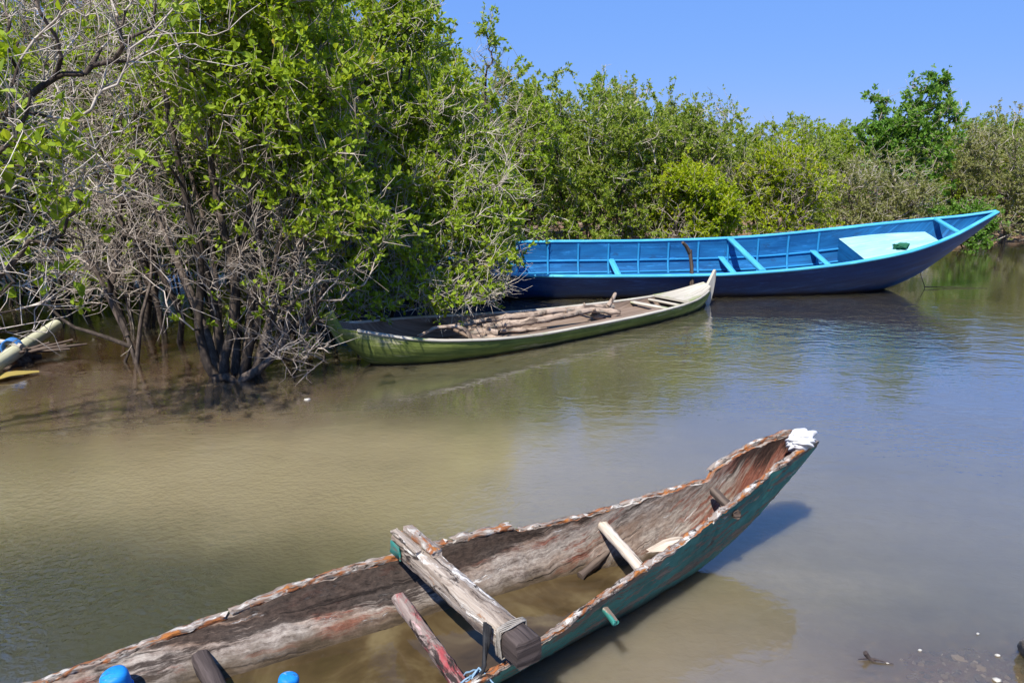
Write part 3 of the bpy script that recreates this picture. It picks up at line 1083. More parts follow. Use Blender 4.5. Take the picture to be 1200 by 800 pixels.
def grow(rng, stems, pts, step=.15, curl=.10, updraw=.12, pcost=.2):
    """connects every attraction point to the nearest part of the growing skeleton.
    returns node positions, parents and chains (lists of node ids, first one is the attachment)"""
    pos = np.zeros((60000, 3)); par = np.full(60000, -1); plen = np.zeros(60000); dirv = np.zeros((60000, 3))
    n = 0
    chains = []
    for path in stems:
        path = resample(path, step)
        ids = []
        for i, q in enumerate(path):
            pos[n] = q
            par[n] = n - 1 if i else -1
            plen[n] = plen[n - 1] + np.linalg.norm(q - pos[n - 1]) if i else 0
            dirv[n] = (q - path[i - 1]) if i else (path[1] - q)
            dirv[n] /= np.linalg.norm(dirv[n]) + 1e-9
            ids.append(n); n += 1
        chains.append(ids)
    c0 = np.mean([s[0] for s in stems], 0)
    order = np.argsort(np.linalg.norm(pts - c0, axis=1) + rng.normal(0, .15, len(pts)))
    for oi in order:
        p = pts[oi]
        d = pos[:n] - p
        dist = np.sqrt((d * d).sum(1))
        back = ((p - pos[:n]) * dirv[:n]).sum(1) / (dist + 1e-6)
        cost = dist * (1.25 - .35 * back) + pcost * plen[:n] + np.maximum(0, d[:, 2]) * .5
        cost[dist < .05] = 9e9
        j = int(np.argmin(cost))
        L = dist[j]
        if L > 3.5 or cost[j] > 1e9:
            continue
        p0 = pos[j]
        c1 = p0 + dirv[j] * L * .4 + np.array([0, 0, updraw * L]) + rng.normal(0, curl * L, 3)
        c2 = p + (p0 - p) * .3 + rng.normal(0, curl * L, 3)
        m = max(2, int(L / step) + 1)
        t = np.linspace(0, 1, m + 1)[1:, None]
        q = (1 - t) ** 3 * p0 + 3 * (1 - t) ** 2 * t * c1 + 3 * (1 - t) * t * t * c2 + t ** 3 * p
        q[:-1] += rng.normal(0, .012, (m - 1, 3))
        ids = [j]
        prev = j
        for x in q:
            pos[n] = x; par[n] = prev
            v = x - pos[prev]; l = np.linalg.norm(v) + 1e-9
            plen[n] = plen[prev] + l; dirv[n] = v / l
            prev = n; ids.append(n); n += 1
            if n > 59000: break
        chains.append(ids)
        if n > 59000: break
    return pos[:n], par[:n], dirv[:n], chains


def chain_mesh(paths, rads, sides):
    """many tubes at once -> vertex and quad arrays"""
    Vs, Fs = [], []
    o = 0
    for p, r, k in zip(paths, rads, sides):
        n = len(p)
        T = np.gradient(p, axis=0)
        T /= np.linalg.norm(T, axis=1)[:, None] + 1e-9
        ref = np.array([0.31, .93, .18]) if abs(T[0][1]) < .75 else np.array([.95, .1, .3])
        S = np.cross(T, ref); S /= np.linalg.norm(S, axis=1)[:, None] + 1e-9
        U = np.cross(T, S)
        a = np.arange(k) * (2 * math.pi / k)
        V = p[:, None] + (S[:, None] * np.cos(a)[None, :, None] + U[:, None] * np.sin(a)[None, :, None]) * r[:, None, None]
        Vs.append(V.reshape(-1, 3))
        i = np.arange(n - 1)[:, None]; j = np.arange(k)[None]
        j2 = (j + 1) % k
        q = np.stack([i * k + j, i * k + j2, (i + 1) * k + j2, (i + 1) * k + j], -1).reshape(-1, 4) + o
        Fs.append(q)
        o += n * k
    return np.concatenate(Vs), np.concatenate(Fs)


def np_mesh(name, V, Fq, mat, smooth=True):
    me = bpy.data.meshes.new(name)
    me.vertices.add(len(V))
    me.vertices.foreach_set('co', np.ascontiguousarray(V, dtype=np.float32).ravel())
    k = Fq.shape[1]
    me.loops.add(Fq.size)
    me.loops.foreach_set('vertex_index', np.ascontiguousarray(Fq, dtype=np.int32).ravel())
    me.polygons.add(len(Fq))
    me.polygons.foreach_set('loop_start', np.arange(0, Fq.size, k, dtype=np.int32))
    me.polygons.foreach_set('loop_total', np.full(len(Fq), k, dtype=np.int32))
    me.polygons.foreach_set('use_smooth', np.full(len(Fq), smooth))
    me.materials.append(mat)
    me.update(calc_edges=True)
    me.validate()
    return me


def unit(v): return v / (np.linalg.norm(v, axis=-1, keepdims=True) + 1e-9)


def leaf_mesh(rng, base, direc, size, fine=True, upb=.5):
    """one folded obovate blade per base point"""
    n = len(base)
    d = unit(direc)
    nrm = rng.normal(0, .62, (n, 3)) + SUN * .75
    s = unit(np.cross(d, nrm)); nn = unit(np.cross(s, d))
    L = (size * rng.uniform(.65, 1.25, n))[:, None]
    W = L * rng.uniform(.22, .30, n)[:, None]
    lift = W * .35
    if fine:
        pts = [base, base + d * L * .42 + s * W * .85 + nn * lift, base + d * L * .78 + s * W * .9 + nn * lift * .6,
               base + d * L - nn * L * .06, base + d * L * .78 - s * W * .9 + nn * lift * .6, base + d * L * .42 - s * W * .85 + nn * lift]
        V = np.stack(pts, 1).reshape(-1, 3)
        o = np.arange(n)[:, None] * 6
        Fq = np.concatenate([o + np.array([[0, 1, 2, 3]]), o + np.array([[0, 3, 4, 5]])], 0)
    else:
        pts = [base, base + d * L * .6 + s * W + nn * lift, base + d * L, base + d * L * .6 - s * W + nn * lift]
        V = np.stack(pts, 1).reshape(-1, 3)
        o = np.arange(n)[:, None] * 4
        Fq = o + np.array([[0, 1, 2, 3]])
    return V, Fq


def blob_points(rng, blobs, zmin=.25):
    out = []
    for (cx, cy, cz, rx, ry, rz, n) in blobs:
        d = unit(rng.normal(0, 1, (n, 3)))
        r = rng.uniform(0, 1, n) ** .5
        out.append(np.array([cx, cy, cz]) + d * r[:, None] * np.array([rx, ry, rz]))
    p = np.concatenate(out)
    return p[p[:, 2] > zmin]


def make_tree(name, loc, stems, blobs, seed, leaf='leaf', twig='twig', lsize=.075, per=8, leafy=lambda p: np.ones(len(p)), clump=.45,
              rtip=.0042, expo=.42, rmax=.09, stem_r=0.0, lowtw=1.0, ntw=2.0, twl=.28, extra=1.0, fine=True, step=.15, thick=.011, bark='bark', zmin=.25, curl=.10, updraw=.12, label=None, cat='tree', group=None):
    rng = np.random.default_rng(seed)
    pts = blob_points(rng, blobs, zmin)
    pos, par, dirv, chains = grow(rng, [np.array(s, float) for s in stems], pts, step, curl, updraw)
    n = len(pos)
    tips = np.zeros(n)
    haschild = np.zeros(n, bool)
    for i in range(n - 1, -1, -1):
        if not haschild[i]: tips[i] += 1
        if par[i] >= 0:
            tips[par[i]] += tips[i]; haschild[par[i]] = True
    rad = np.minimum(rmax, rtip * np.maximum(1, tips) ** expo)
    if stem_r:
        for ids in chains[:len(stems)]:
            f = np.linspace(1, .45, len(ids))
            rad[ids] = np.maximum(rad[ids], stem_r * f)
    thickP, thickR, thickS, thinP, thinR, thinS = [], [], [], [], [], []
    ends = []
    for ids in chains:
        p = pos[ids]; r = rad[ids].copy()
        if par[ids[0]] >= 0 or ids[0] != chains[0][0]:
            r[0] = min(r[0], r[1] * 1.25) if len(r) > 1 else r[0]
        if len(p) < 2: continue
        if not haschild[ids[-1]]: r[-1] *= .55
        if r.max() > thick:
            thickP.append(p); thickR.append(r); thickS.append(7 if r.max() > .03 else 5)
        else:
            thinP.append(p); thinR.append(r); thinS.append(4 if r.max() > .007 else 3)
        ends.append(ids)
    # side twigs
    cand = np.array([i for ids in ends for i in ids[1:] if rad[i] < thick * 1.3])
    nt_ = int(len(ends) * ntw)
    tw_end, tw_dir = [], []
    if nt_ and len(cand):
        pz = np.where(pos[cand][:, 2] < 1.0, lowtw, 1.0)
        pick = rng.choice(cand, nt_, p=pz / pz.sum())
        L = twl * rng.uniform(.5, 1.3, nt_)
        d0 = unit(dirv[pick] * .6 + rng.normal(0, .75, (nt_, 3)) + [0, 0, .25])
        d1 = unit(d0 + rng.normal(0, .45, (nt_, 3)) + [0, 0, .15])
        p0 = pos[pick]; p1 = p0 + d0 * L[:, None] * .5; p2 = p1 + d1 * L[:, None] * .5
        for i in range(nt_):
            thinP.append(np.stack([p0[i], p1[i], p2[i]]))
            thinR.append(np.array([rtip * .95, rtip * .75, rtip * .4])); thinS.append(3)
        tw_end, tw_dir = p2, d1
    root = empty(name, loc)
    if thickP:
        V, Q = chain_mesh(thickP, thickR, thickS)
        ob = bpy.data.objects.new('trunk', np_mesh('trunk', V, Q, M[bark])); col.objects.link(ob); ob.parent = root
    if thinP:
        V, Q = chain_mesh(thinP, thinR, thinS)
        ob = bpy.data.objects.new('twigs', np_mesh('twigs', V, Q, M[twig])); col.objects.link(ob); ob.parent = root
    # leaves in rosettes at the tips
    ce, cd = [], []
    for ids in ends:
        if not haschild[ids[-1]]:
            ce.append(pos[ids[-1]]); cd.append(dirv[ids[-1]])
            if len(ids) > 3:
                ce.append(pos[ids[-2]]); cd.append(dirv[ids[-2]])
    ce, cd = np.array(ce), np.array(cd)
    if len(tw_end):
        ce = np.concatenate([ce, tw_end]); cd = np.concatenate([cd, tw_dir])
    if extra and len(cand):
        ne = int(len(ce) * extra)
        pk = rng.choice(cand, ne)
        dd = unit(rng.normal(0, 1, (ne, 3)) + [0, 0, .3])
        ce = np.concatenate([ce, pos[pk] + dd * rng.uniform(.03, .16, ne)[:, None]]); cd = np.concatenate([cd, dd])
    nz = noise3(rng)
    pr = leafy(ce + np.array(loc)) * np.clip(.5 + clump * nz(ce) + (1 - clump) * .35, 0, 1)
    keep = rng.uniform(0, 1, len(ce)) < pr
    ce, cd = ce[keep], cd[keep]
    if len(ce):
        cnt = rng.poisson(per, len(ce))
        idx = np.repeat(np.arange(len(ce)), cnt)
        m = len(idx)
        back = rng.uniform(0, .10, m)[:, None]
        base = ce[idx] - cd[idx] * back
        direc = cd[idx] * .45 + unit(rng.normal(0, 1, (m, 3))) * .9 + [0, 0, .28]
        print(name, seed, 'leaves', m, 'nodes', n)
        V, Q = leaf_mesh(rng, base, direc, lsize, fine)
        ob = bpy.data.objects.new('crown', np_mesh('crown', V, Q, M[leaf], False)); col.objects.link(ob); ob.parent = root
    tag(root, label, cat, group)
    return root


def stem(rng, base, top, wob=.12, n=5):
    base, top = np.array(base, float), np.array(top, float)
    t = np.linspace(0, 1, n)[:, None]
    p = base + (top - base) * t
    p[1:-1] += rng.normal(0, wob, (n - 2, 3)) * [1, 1, .4]
    return p


def bush(name, x, y, h, w, seed, d=None, n=520, nst=5, low=.0, shoot=None, **kw):
    """round topped mangrove bush with foliage down to low"""
    rng = np.random.default_rng(seed + 1000)
    d = d or w * .9
    st = []
    for i in range(nst):
        a = rng.uniform(0, 6.28)
        r = rng.uniform(.05, .22) * w
        bx, by = r * math.cos(a), r * math.sin(a) * d / w
        st.append(stem(rng, (bx * .8, by * .8, -.25), (bx * 2.0 + rng.normal(0, .1), by * 2.0, h * rng.uniform(.35, .5)), .07))
    bl = [(0, 0, h * .60, w * .46, d * .46, h * .38, int(n * .5))]
    for i in range(6):
        a = rng.uniform(0, 6.28)
        r = rng.uniform(.22, .36)
        hz = rng.uniform(.3, .86)
        s = rng.uniform(.16, .27)
        bl.append((r * w * math.cos(a), r * d * math.sin(a), h * hz * (.92 if hz > .7 else 1), w * s, d * s, h * s * .6, int(n * .085)))
    bl.append((0, -d * .22, h * .3, w * .45, d * .28, h * .24, int(n * .2)))
    bl.append((0, -d * .32, h * .15, w * .5, d * .22, h * .13, int(n * .12)))
    if shoot:
        bl += shoot
    return make_tree(name, (x, y, 0), st, bl, seed, zmin=low, **kw)


# --- the near mangroves
rg = np.random.default_rng(77)


def near_leafy(p):
    # leafy towards the right and the top, bare and twiggy low and left
    px = p[:, 0] / np.maximum(1, p[:, 1]) * F + 600
    hh = p[:, 2]
    thr = 1.75 - 1.35 * np.clip((p[:, 0] + 2.5) / 1.1, 0, 1)
    f = np.clip((hh - thr) / 1.3, .05, 1)
    g = np.clip((p[:, 0] + 4.3) / 1.6, .22, .85)
    return f * g


# N1: twisted multi-stemmed mangrove with its foot in the water
b = (-2.9, 7.25)
st = [[(0, 0, -.25), (-.06, .02, .12), (.05, .1, .5), (.12, .15, 1.0), (.3, .2, 1.7)],
      [(.02, 0, -.25), (-.22, .05, .10), (-.30, .1, .5), (-.22, .15, 1.1), (-.34, .2, 1.9)],
      [(.1, .05, -.25), (.3, .0, .12), (.55, .1, .42), (.85, .15, .62), (1.1, .2, 1.1)],
      [(.05, .05, -.25), (.2, .1, .3), (.42, .2, .85), (.6, .25, 1.5)], [(.0, -.05, -.2), (.2, -.10, .03), (.42, -.08, .16), (.62, -.02, .40), (.66, .05, .75)], [(-.12, -.04, .0), (.0, -.1, .06), (.16, -.12, -.04), (.30, -.12, -.2)],
      [(-.1, .1, -.25), (-.28, .25, .4), (-.5, .35, 1.0), (-.75, .4, 1.7)],
      [(.0, .15, -.2), (.05, .3, .9), (-.1, .35, 2.0), (-.05, .3, 3.0)], [(.1, .12, -.2), (.22, .3, .9), (.42, .35, 1.9), (.75, .3, 2.9)],
      [(-.1, .2, -.2), (-.2, .3, .8), (-.42, .4, 1.9), (-.5, .4, 2.8)], [(.16, .1, -.2), (.5, .2, .8), (.95, .25, 1.6), (1.25, .3, 2.4)]]
bl = [(-.1, .3, 3.1, 1.1, .9, 1.3, 300), (.75, .3, 2.5, .9, .8, 1.1, 260), (1.0, .2, 1.5, .8, .6, .7, 160), (.75, .0, .9, .6, .45, .4, 80), (-.6, .2, 1.7, .8, .7, .7, 60), (.2, .1, 1.3, .9, .6, .6, 50),
      (.55, .3, 3.9, .8, .7, .7, 120), (.5, -.1, .6, .5, .3, .35, 20), (.80, -.1, .30, .36, .3, .22, 50), (-.2, .1, .8, .5, .3, .5, 16)]
make_tree('mangrove_tree', (b[0], b[1], 0), st, bl, 11, per=7, extra=.7, leafy=near_leafy, ntw=3.6, twl=.30, rmax=.085, stem_r=.055, lowtw=.45, lsize=.070, zmin=.04, curl=.17,
          label='many stemmed mangrove with twisted foot, left of the mossy canoe stern')

# N2: small leaning one with a forked foot, further left
st = [[(0, 0, -.25), (-.03, .0, .12), (-.10, .02, .35), (-.22, .05, .62), (-.42, .1, 1.2)],
      [(-.02, 0, -.05), (.10, 0, .5), (.24, .05, .9), (.30, .1, 1.5)],
      [(-.05, 0, .18), (-.32, -.02, .30), (-.68, -.02, .42), (-.95, .0, .72)],
      [(-.15, .0, -.2), (-.14, .02, .05), (-.04, .02, .2)],
      [(-.08, .02, .3), (-.26, .05, .8), (-.52, .1, 1.3)]]
bl = [(-.2, .2, 1.7, .9, .5, .7, 120), (.1, .3, 2.6, .8, .6, .8, 130), (-.4, .1, 1.0, .6, .4, .4, 40)]
make_tree('mangrove_tree', (-4.1, 7.8, 0), st, bl, 12, per=5, extra=.4, leafy=lambda p: near_leafy(p) * .8, ntw=3.4, rmax=.06, stem_r=.028, lsize=.070, curl=.14,
          label='small leaning mangrove with forked foot and bare low arms in open water')

# N3: upright stems behind
st = [stem(rg, (dx, dy, -.25), (dx * 1.9 + rg.normal(0, .15), dy * 1.5, 2.8 + rg.normal(0, .3)), .09, 6) for dx, dy in ((-.35, 0), (-.12, .2), (.1, -.05), (.35, .2), (.55, 0), (.8, .25), (-.6, .3))]
bl = [(0, .2, 3.3, 1.3, 1.0, 1.2, 330), (.9, .1, 2.4, .9, .8, 1.0, 180), (-.9, .2, 2.4, .9, .8, 1.0, 160), (.2, 0, 1.4, 1.2, .7, .5, 50)]
make_tree('mangrove_tree', (-3.75, 8.75, 0), st, bl, 13, per=6, extra=.5, leafy=near_leafy, ntw=3.6, rmax=.06, stem_r=.04, lowtw=.4, lsize=.070, curl=.12,
          label='upright mangrove of many straight stems behind the twisted one')

# N4: grey half bare one whose branches hang in from the left edge
st = [[(0, 0, -.3), (.1, .0, .7), (.35, .0, 1.5), (.7, -.05, 2.2), (1.25, -.1, 2.55)],
      [(0, .1, -.3), (0, .1, 1.0), (.25, .1, 2.2), (.7, .1, 3.1)],
      [(0, -.1, -.3), (.2, -.2, 1.0), (.7, -.3, 1.9), (1.3, -.4, 2.25)]]
bl = [(1.3, 0, 3.1, 1.0, .7, .9, 200), (1.3, -.2, 2.2, .9, .7, .7, 150), (.9, 0, 1.4, .7, .6, .5, 70), (2.1, .1, 3.2, .7, .5, .5, 70)]
make_tree('mangrove_tree', (-4.75, 5.55, 0), st, bl, 14, per=5, twig='paletwig', extra=.3, leafy=lambda p: np.full(len(p), .26), clump=.7, ntw=1.6, twl=.35, rmax=.05, rtip=.0042, lsize=.10, curl=.2, updraw=.0,
          label='half bare pale grey mangrove with large leaves, reaching in from the left')

# N5: the green one overhanging the mossy canoe
st = [[(-.5, .2, -.3), (-.35, .1, .6), (.0, 0, 1.3), (.4, -.1, 1.8)], [(-.6, .3, -.3), (-.6, .3, 1.0), (-.45, .2, 2.2)], [(-.4, .3, -.3), (-.1, .3, .8), (.5, .2, 1.3), (1.1, .1, 1.6)],
      [(-.7, .2, -.3), (-.8, .2, .7), (-.9, .1, 1.4)]]
bl = [(-.6, .1, 3.1, 1.0, .8, 1.0, 260), (.3, .1, 2.5, 1.05, .8, .85, 260), (.80, 0, 1.75, .85, .7, .8, 220), (.2, -.5, 1.5, 1.2, .6, .7, 220), (-.8, -.4, 1.5, .9, .6, .7, 150),
      (.75, -.55, .85, .75, .45, .45, 130), (-.3, -.85, .75, .8, .4, .35, 90), (1.1, -.1, 1.05, .45, .4, .5, 60),
      (.25, -1.25, .62, .95, .35, .22, 130), (-.55, -1.6, .55, .6, .3, .2, 70), (1.0, -.6, .55, .5, .35, .25, 70), (-.75, -1.15, .8, .6, .4, .28, 120), (-.1, -1.0, 1.0, .7, .4, .3, 90), (0, .1, 3.75, .6, .6, .5, 90)]


def over_leafy(p):
    f = np.clip((p[:, 2] - .35) / .8, .35, 1)
    return f


make_tree('mangrove_tree', (-1.35, 9.75, 0), st, bl, 15, per=7, extra=.8, leafy=lambda p: over_leafy(p) * .72, twig='paletwig', ntw=3.2, twl=.28, rmax=.055, lsize=.068, zmin=.42, clump=.6, curl=.13,
          label='leafy mangrove hanging over the mossy canoe and the blue boat stern')

# back-left thicket
left = [(-6.3, 10.4, 6.3, 2.8, 'paletwig', .35, 'grey twiggy mangrove at the left edge behind the bamboo float'),
        (-5.2, 11.4, 6.8, 3.0, 'twig', .6, 'tall mangrove in the shade behind the small leaning one'),
        (-3.3, 11.2, 6.3, 2.7, 'twig', .85, 'tall leafy mangrove rising behind the many stemmed ones'),
        (-1.9, 13.4, 4.9, 2.8, 'twig', .9, 'green mangrove behind the stern of the blue boat'),
        (-4.9, 9.5, 5.4, 2.0, 'twig', .35, 'twiggy mangrove with thin dark stems between the leaning one and the shade'),
        (-2.5, 8.9, 4.4, 1.9, 'twig', .7, 'slender stemmed mangrove behind the twisted foot of the nearest one'),
        (-7.0, 8.9, 5.4, 2.2, 'paletwig', .3, 'nearly bare mangrove beyond the tip of the bamboo float'),
        (-7.6, 12.4, 6.5, 3.2, 'paletwig', .5, 'bushy mangrove deep in the thicket at far left')]
for i, (x, y, h, w, tw, lf, lab) in enumerate(left):
    bush('mangrove_tree', x, y, h, w, 30 + i, n=640, nst=8, low=.3, leafy=lambda p, lf=lf: np.clip((p[:, 2] - (.9 if p[0, 1] < 10.2 else .1)) / 1.3, .1, 1) * lf, twig=tw, per=7, extra=.6, ntw=3.2, lsize=.078, rmax=.05, label=lab)

# --- the row behind the blue boat
mid = [
    # x, y, h, w, leaf, twig, leafy, lsize, per, label
    (-.55, 13.5, 4.0, 2.8, 'leaf', 'twig', .95, .068, 9, 'tallest mangrove behind the blue boat, with a leafy shoot on top', [(.15, 0, 4.1, .22, .2, .4, 26), (.15, 0, 3.6, .5, .4, .4, 30)]),
    (1.35, 14.2, 3.95, 2.9, 'leaf_olive', 'paletwig', .85, .062, 9, 'round mangrove with a patch of bare grey twigs above the blue boat', None),
    (2.75, 15.0, 3.6, 2.6, 'leaf_olive', 'twig', .9, .060, 9, 'olive green mangrove between the twiggy one and the lime bush', None),
    (3.95, 15.6, 3.45, 2.2, 'leaf_olive', 'paletwig', .8, .058, 9, 'slim grey green mangrove at the dip of the skyline', None),
    (3.15, 13.75, 2.15, 1.9, 'leaf_lime', 'twig', 1.0, .055, 10, 'low lime green bush behind the thwarts of the blue boat', None),
    (5.35, 15.0, 2.65, 2.1, 'leaf_lime', 'twig', 1.0, .055, 10, 'rounded yellow green bush behind the blue foredeck', None),
    (7.95, 16.6, 2.3, 2.6, 'leaf_grey', 'paletwig', .55, .055, 9, 'low greyish bush of pale twigs behind the blue bow', None),
    (6.7, 18.4, 3.05, 2.6, 'leaf_olive', 'paletwig', .8, .060, 9, 'olive mangrove peeping between the yellow bush and grey bush', None),
    (11.9, 18.3, 3.35, 3.0, 'leaf_grey', 'paletwig', .7, .060, 9, 'greyish mangrove with bare twigs right of the tall fresh tree', None),
    (14.3, 19.2, 3.4, 3.0, 'leaf_olive', 'twig', .9, .060, 9, 'olive mangrove cut by the right edge above open water', None),
]
for i, (x, y, h, w, lf, tw, lv, ls, per, lab, sh) in enumerate(mid):
    bush('mangrove_tree' if h > 2.8 else 'mangrove_bush', x, y, h, w * 1.12, 50 + i, n=600, nst=6, low=.12, leaf=lf, twig=tw, shoot=sh,
         leafy=lambda p, lv=lv: np.clip((p[:, 2] - .05) / .5, .1, 1) * lv, lsize=ls, per=per, ntw=1.6, extra=2.2, fine=False, rmax=.045, twl=.24, step=.17, label=lab, cat='tree' if h > 2.8 else 'bush')
# tall fresh green tree
rgt = np.random.default_rng(5)
st = [stem(rgt, (0, 0, -.2), (.1, 0, 2.0), .06), stem(rgt, (.1, .1, -.2), (-.4, .1, 1.7), .06), stem(rgt, (-.1, 0, -.2), (.5, 0, 1.8), .06)]
bl = [(0, 0, 2.3, 1.2, .9, .8, 150), (.1, 0, 3.2, .9, .7, .7, 100), (.25, 0, 3.95, .5, .4, .4, 40), (-.95, 0, 2.8, .45, .4, .4, 34), (-.75, 0, 3.65, .25, .2, .2, 12), (.9, 0, 3.5, .3, .25, .35, 20), (.65, 0, 4.1, .2, .2, .2, 8), (0, -.4, 1.2, 1.0, .6, .6, 80)]
bl = [(a, b, c * .89, d, e, f, g) for a, b, c, d, e, f, g in bl]
make_tree('broadleaf_tree', (9.3, 18.0, 0), st, bl, 70, leaf='leaf_fresh', lsize=.10, per=9, ntw=2.0, fine=False, clump=.6, rmax=.06, leafy=lambda p: np.ones(len(p)), label='taller fresh green broadleaf tree standing above the far mangroves')
bush('mangrove_bush', 10.4, 16.9, 1.15, 1.1, 71, n=160, nst=4, low=.08, leaf='leaf_fresh', lsize=.07, per=8, ntw=2.0, fine=False, label='small fresh green bush at the water by the blue bow tip', cat='bush')

# rows further back: copies of a few trees
protos = []
for i in range(3):
    protos.append(bush('mangrove_tree', -9.5 + i * 2.4, 16.5 + i * .4, 4.3, 3.2, 90 + i, n=480, nst=6, low=.2, leaf=('leaf', 'leaf_olive', 'leaf')[i], per=9, ntw=1.5, extra=2.0, fine=False, rmax=.05, lsize=.085,
                       label='background mangrove behind the rest, mostly hidden by the nearer ones', group='background mangroves'))
rb = random.Random(4)
back = [(-11.5, 14.0, 1.1), (-2.6, 17.2, 1.05), (-.2, 17.0, 1.0), (2.0, 18.0, .92), (4.3, 19.0, .80), (-13, 18, 1.1), (-4.6, 19.5, 1.1), (-7.4, 20, 1.1), (.8, 21.5, .85), (3.6, 23, .78), (6.6, 22.5, .72),
        (8.9, 23.5, .76), (9.0, 20.6, .70), (11.4, 21.6, .74), (13.2, 22.5, .76), (16.2, 21.6, .80), (18.6, 23, .82), (15.5, 25.5, .8), (20.5, 26, .85), (6.0, 27, .75), (11.5, 27, .76), (13.6, 20.6, .72), (14.8, 23.2, .78), (16.6, 24.4, .8), (17.4, 21.0, .8), (22.5, 24, .85), (1.9, 25, .8),
        (-9.6, 13.0, .95), (-6.4, 13.2, .9), (-4.6, 13.4, .9), (-3.3, 14.6, .95), (-8.2, 15.2, 1.0), (-5.6, 16.0, 1.0), (-10.4, 11.0, .9), (-2.2, 15.6, .95), (-8.9, 11.4, .85), (-7.6, 10.9, .75), (-10.2, 9.4, .9), (-12.2, 14.2, 1.0), (-11.2, 16.5, 1.0), (-9.2, 17.6, 1.0), (-13.2, 12.0, 1.0)]
for x, y, s in back:
    src = rb.choice(protos)
    c = src.copy(); col.objects.link(c)
    c.location = (x, y, 0); c.scale = (s * rb.uniform(.9, 1.15), s, s); c.rotation_euler = (0, 0, rb.uniform(0, 6.28))
    for ch in list(src.children):
        k = ch.copy(); col.objects.link(k); k.parent = c

# ------------------------------------------------------------------ ground, bed and water
def grid_mesh(name, xs, ys, zf, mat):
    X, Y = np.meshgrid(xs, ys)
    Z = zf(X, Y)
    V = np.stack([X, Y, Z], -1).reshape(-1, 3)
    nx, ny = len(xs), len(ys)
    i = np.arange(ny - 1)[:, None]; j = np.arange(nx - 1)[None]
    Q = np.stack([i * nx + j, i * nx + j + 1, (i + 1) * nx + j + 1, (i + 1) * nx + j], -1).reshape(-1, 4)
    ob = bpy.data.objects.new(name, np_mesh(name, V, Q, mat))
    col.objects.link(ob)
    return ob


def sstep(x, a, b):
    t = np.clip((x - a) / (b - a), 0, 1)
    return t * t * (3 - 2 * t)


gn = noise3(np.random.default_rng(8), 12, (.3, 3.0))


def ground_z(X, Y):
    z = np.full(X.shape, -.75)
    # shelf at the lower right, rising to the bank the camera stands on
    d = np.hypot((X - 3.0) / 1.7, (Y - 2.5) / 1.25)
    z = np.maximum(z, -.06 - .30 * np.clip(d - .6, 0, 3))
    z = np.where(Y < 1.2, np.maximum(z, -.1 + (1.2 - Y) * .35), z)
    # mud under the mangroves at left and behind
    dl = np.hypot((X + 6.0) / 3.6, (Y - 9.8) / 3.2)
    z = np.maximum(z, -.10 - .5 * np.clip(dl - .75, 0, 3))
    z = np.maximum(z, -.75 + .95 * sstep(Y - np.clip(X, 0, 20) * .30, 13.2, 15.2) + .2 * sstep(Y, 20, 40))
    z = z + .025 * gn(np.stack([X.ravel(), Y.ravel(), 0 * X.ravel()], -1)).reshape(X.shape)
    return np.minimum(z, .35)


xs = np.unique(np.r_[np.linspace(-900, -20, 12), np.linspace(-20, 24, 300), np.linspace(24, 900, 12)])
ys = np.unique(np.r_[np.linspace(-60, -2, 6), np.linspace(-2, 32, 280), np.linspace(32, 1200, 14)])
nt = NT('mud bed')
o = nt.n('NewGeometry').outputs['Position']
a = nt.noise(o, 1.6, 6, .65)
b_ = nt.noise(o, 16, 5, .7)
c = nt.ramp(a, [(.3, (.09, .052, .032)), (.55, (.19, .115, .070)), (.75, (.26, .17, .11))])
c = nt.mix(nt.ramp(b_, [(.5, 0.0), (.75, .7)]), c, (.38, .33, .27))
gnd = grid_mesh('ground', xs, ys, ground_z, nt.finish(principled(nt, c, .9, nt.bump(b_, .6, .03), .2)))
tag(gnd, kind='structure')


